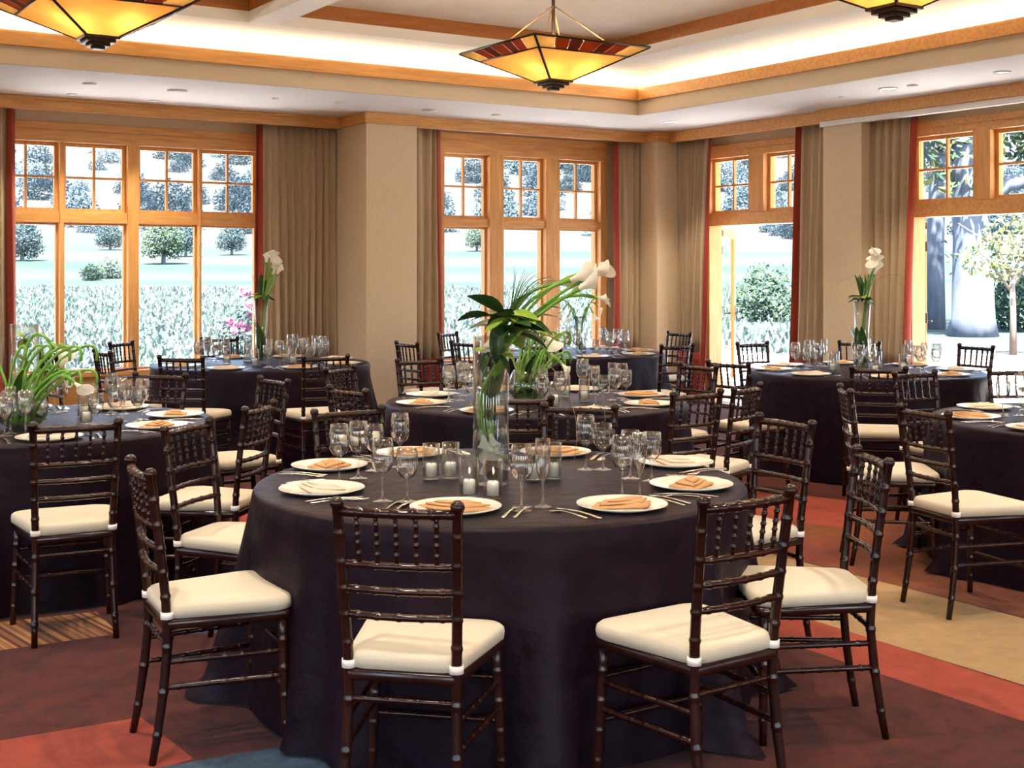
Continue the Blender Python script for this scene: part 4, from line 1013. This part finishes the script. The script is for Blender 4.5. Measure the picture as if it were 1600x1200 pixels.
# old trees at the terrace
p = at_d(1519, 34); o = thing('old_tree', 'huge grey-blue tree trunk outside the wide right doorway', 'tree', (p.x, p.y, -.2), -TH)
obj('trunk', trunk_mesh([([(0, 0, 0), (.03, 0, .5), (0, 0, 2.5), (-.1, 0, 5), (-.3, .3, 8)], [.68, .55, .48, .42, .3]), ([(0, 0, 3.2), (.9, 0, 4.0), (2.0, -.2, 4.2), (3.4, 0, 5.5)], [.3, .22, .18, .1]), ([(-.1, 0, 4.0), (-1.2, .2, 5.0), (-2, 0, 6.5)], [.25, .18, .08])], 'bark'), o)
obj('foliage', crown_mesh('foliage', [(-.6, -.6, 4.6, 1.1, 1, .9), (.9, .5, 5.3, 1.3, 1.2, .9), (-1.6, 0, 6, 1.6, 1.4, 1.2), (2.4, 0, 5.6, 1.6, 1.4, 1.0), (0, 0, 7.5, 2.5, 2, 1.5)], 2600, .16, ['fol_green', 'fol_dark', 'fol_lime'], 12), o)
p = at_d(1461, 38); o = thing('old_tree', 'narrower grey-blue trunk left of the huge trunk outside the right doorway', 'tree', (p.x, p.y, -.2), -TH)
obj('trunk', trunk_mesh([([(0, 0, 0), (.0, 0, 2.5), (.1, 0, 5), (.2, 0, 8)], [.30, .25, .23, .15])], 'bark'), o)
obj('foliage', crown_mesh('foliage', [(.3, -.5, 2.6, .22, .3, 1.0), (0, 0, 5.6, 1.2, 1.2, 1.2), (.3, 0, 7.5, 2, 2, 1.5)], 1300, .12, ['fol_green', 'fol_dark'], 14), o)
p = at_d(1583, 26); o = thing('young_tree', 'small yellow-green tree with thin pale trunk outside the right doorway', 'tree', (p.x, p.y, -.2), -TH)
obj('trunk', trunk_mesh([([(0, 0, 0), (0, 0, .9), (-.02, 0, 1.6)], [.075, .06, .05])]+[([(-.02, 0, 1.3+.1*i), (.35*s, .1, 1.8+.12*i), (.8*s, .1*i, 2.3+.1*i)], [.035, .022, .01]) for i, s in enumerate((-1, 1, -.6, .7, -1.2))], 'bark_pale'), o)
obj('foliage', crown_mesh('foliage', [(-.6, 0, 2.0, .5, .5, .35), (.1, 0, 2.4, .7, .6, .45), (.6, .1, 2.0, .5, .5, .35), (-.3, -.1, 1.7, .35, .3, .2)], 700, .075, ['fol_lime', 'fol_lime', 'fol_green'], 15), o)
# paved walk, eave
q = MB(); pts = [at_z(1405, 592, -.18), at_z(1900, 606, -.18), at_z(1900, 560, -.18), at_z(1425, 549, -.18)]
q.add([(v.x, v.y, -.15) for v in pts]+[(v.x, v.y, -.3) for v in pts], [(0, 1, 2, 3), (7, 6, 5, 4), (0, 4, 5, 1), (1, 5, 6, 2), (2, 6, 7, 3), (3, 7, 4, 0)], 'paving')
struct('path', q.mesh('path'), 'pale paved walk beyond the right doorway', 'path')
tr = struct('terrace', boxmesh('terrace', (XEND+.2, -6, -.16), (17.5, 13.3, -.03), 'bounce_stone'), 'unseen pale stone terrace added to bounce sun indoors, outside the door wall', 'terrace')  # unseen pale slab, added so sunlight bounces up to the soffit
obj('bounce_walk', boxmesh('terrace', (XW-2, 13.1, -.16), (17.5, 19.5, -.03), 'bounce_stone'), tr)
ev = struct('eaves', boxmesh('eaves', (XW-1.5, 13.3, 3.35), (12.2, 15.0, 3.6), 'eave'), 'wooden eaves outside the windows', 'eaves')
obj('eaves_side', boxmesh('eaves', (XEND+.4, YW, 3.35), (12.2, 13.3, 3.6), 'eave'), ev)
# meadow in front of the windows: uncountable
def meadow():
    rn = random.Random(21); q = MB()
    for i in range(45000):
        px = rn.uniform(-150, 1300); d = 19+56*rn.random()**1.5
        if px > 1050 and rn.random() < .6: continue
        p = pz(px, d); h = rn.uniform(.06, .16)*(1+d/90); w = h*.2; an = rn.uniform(0, 3.1); a = Vector((math.cos(an), math.sin(an), 0))*w; m = rn.choice(['meadow_green']*4+['meadow_pale']*4+['petal_white'])
        if m == 'petal_white' and rn.random() < .12: m = 'petal_pink'
        t = Vector((rn.uniform(-.1, .1), rn.uniform(-.1, .1), h))
        q.add([p-a, p+a, p+a*.9+t, p-a*.7+t*1.1], [(0, 1, 2, 3)], m)
    o = tag(obj('meadow', q.mesh('meadow')), 'pale flowering meadow outside the windows', 'meadow', None, 'stuff')
meadow()
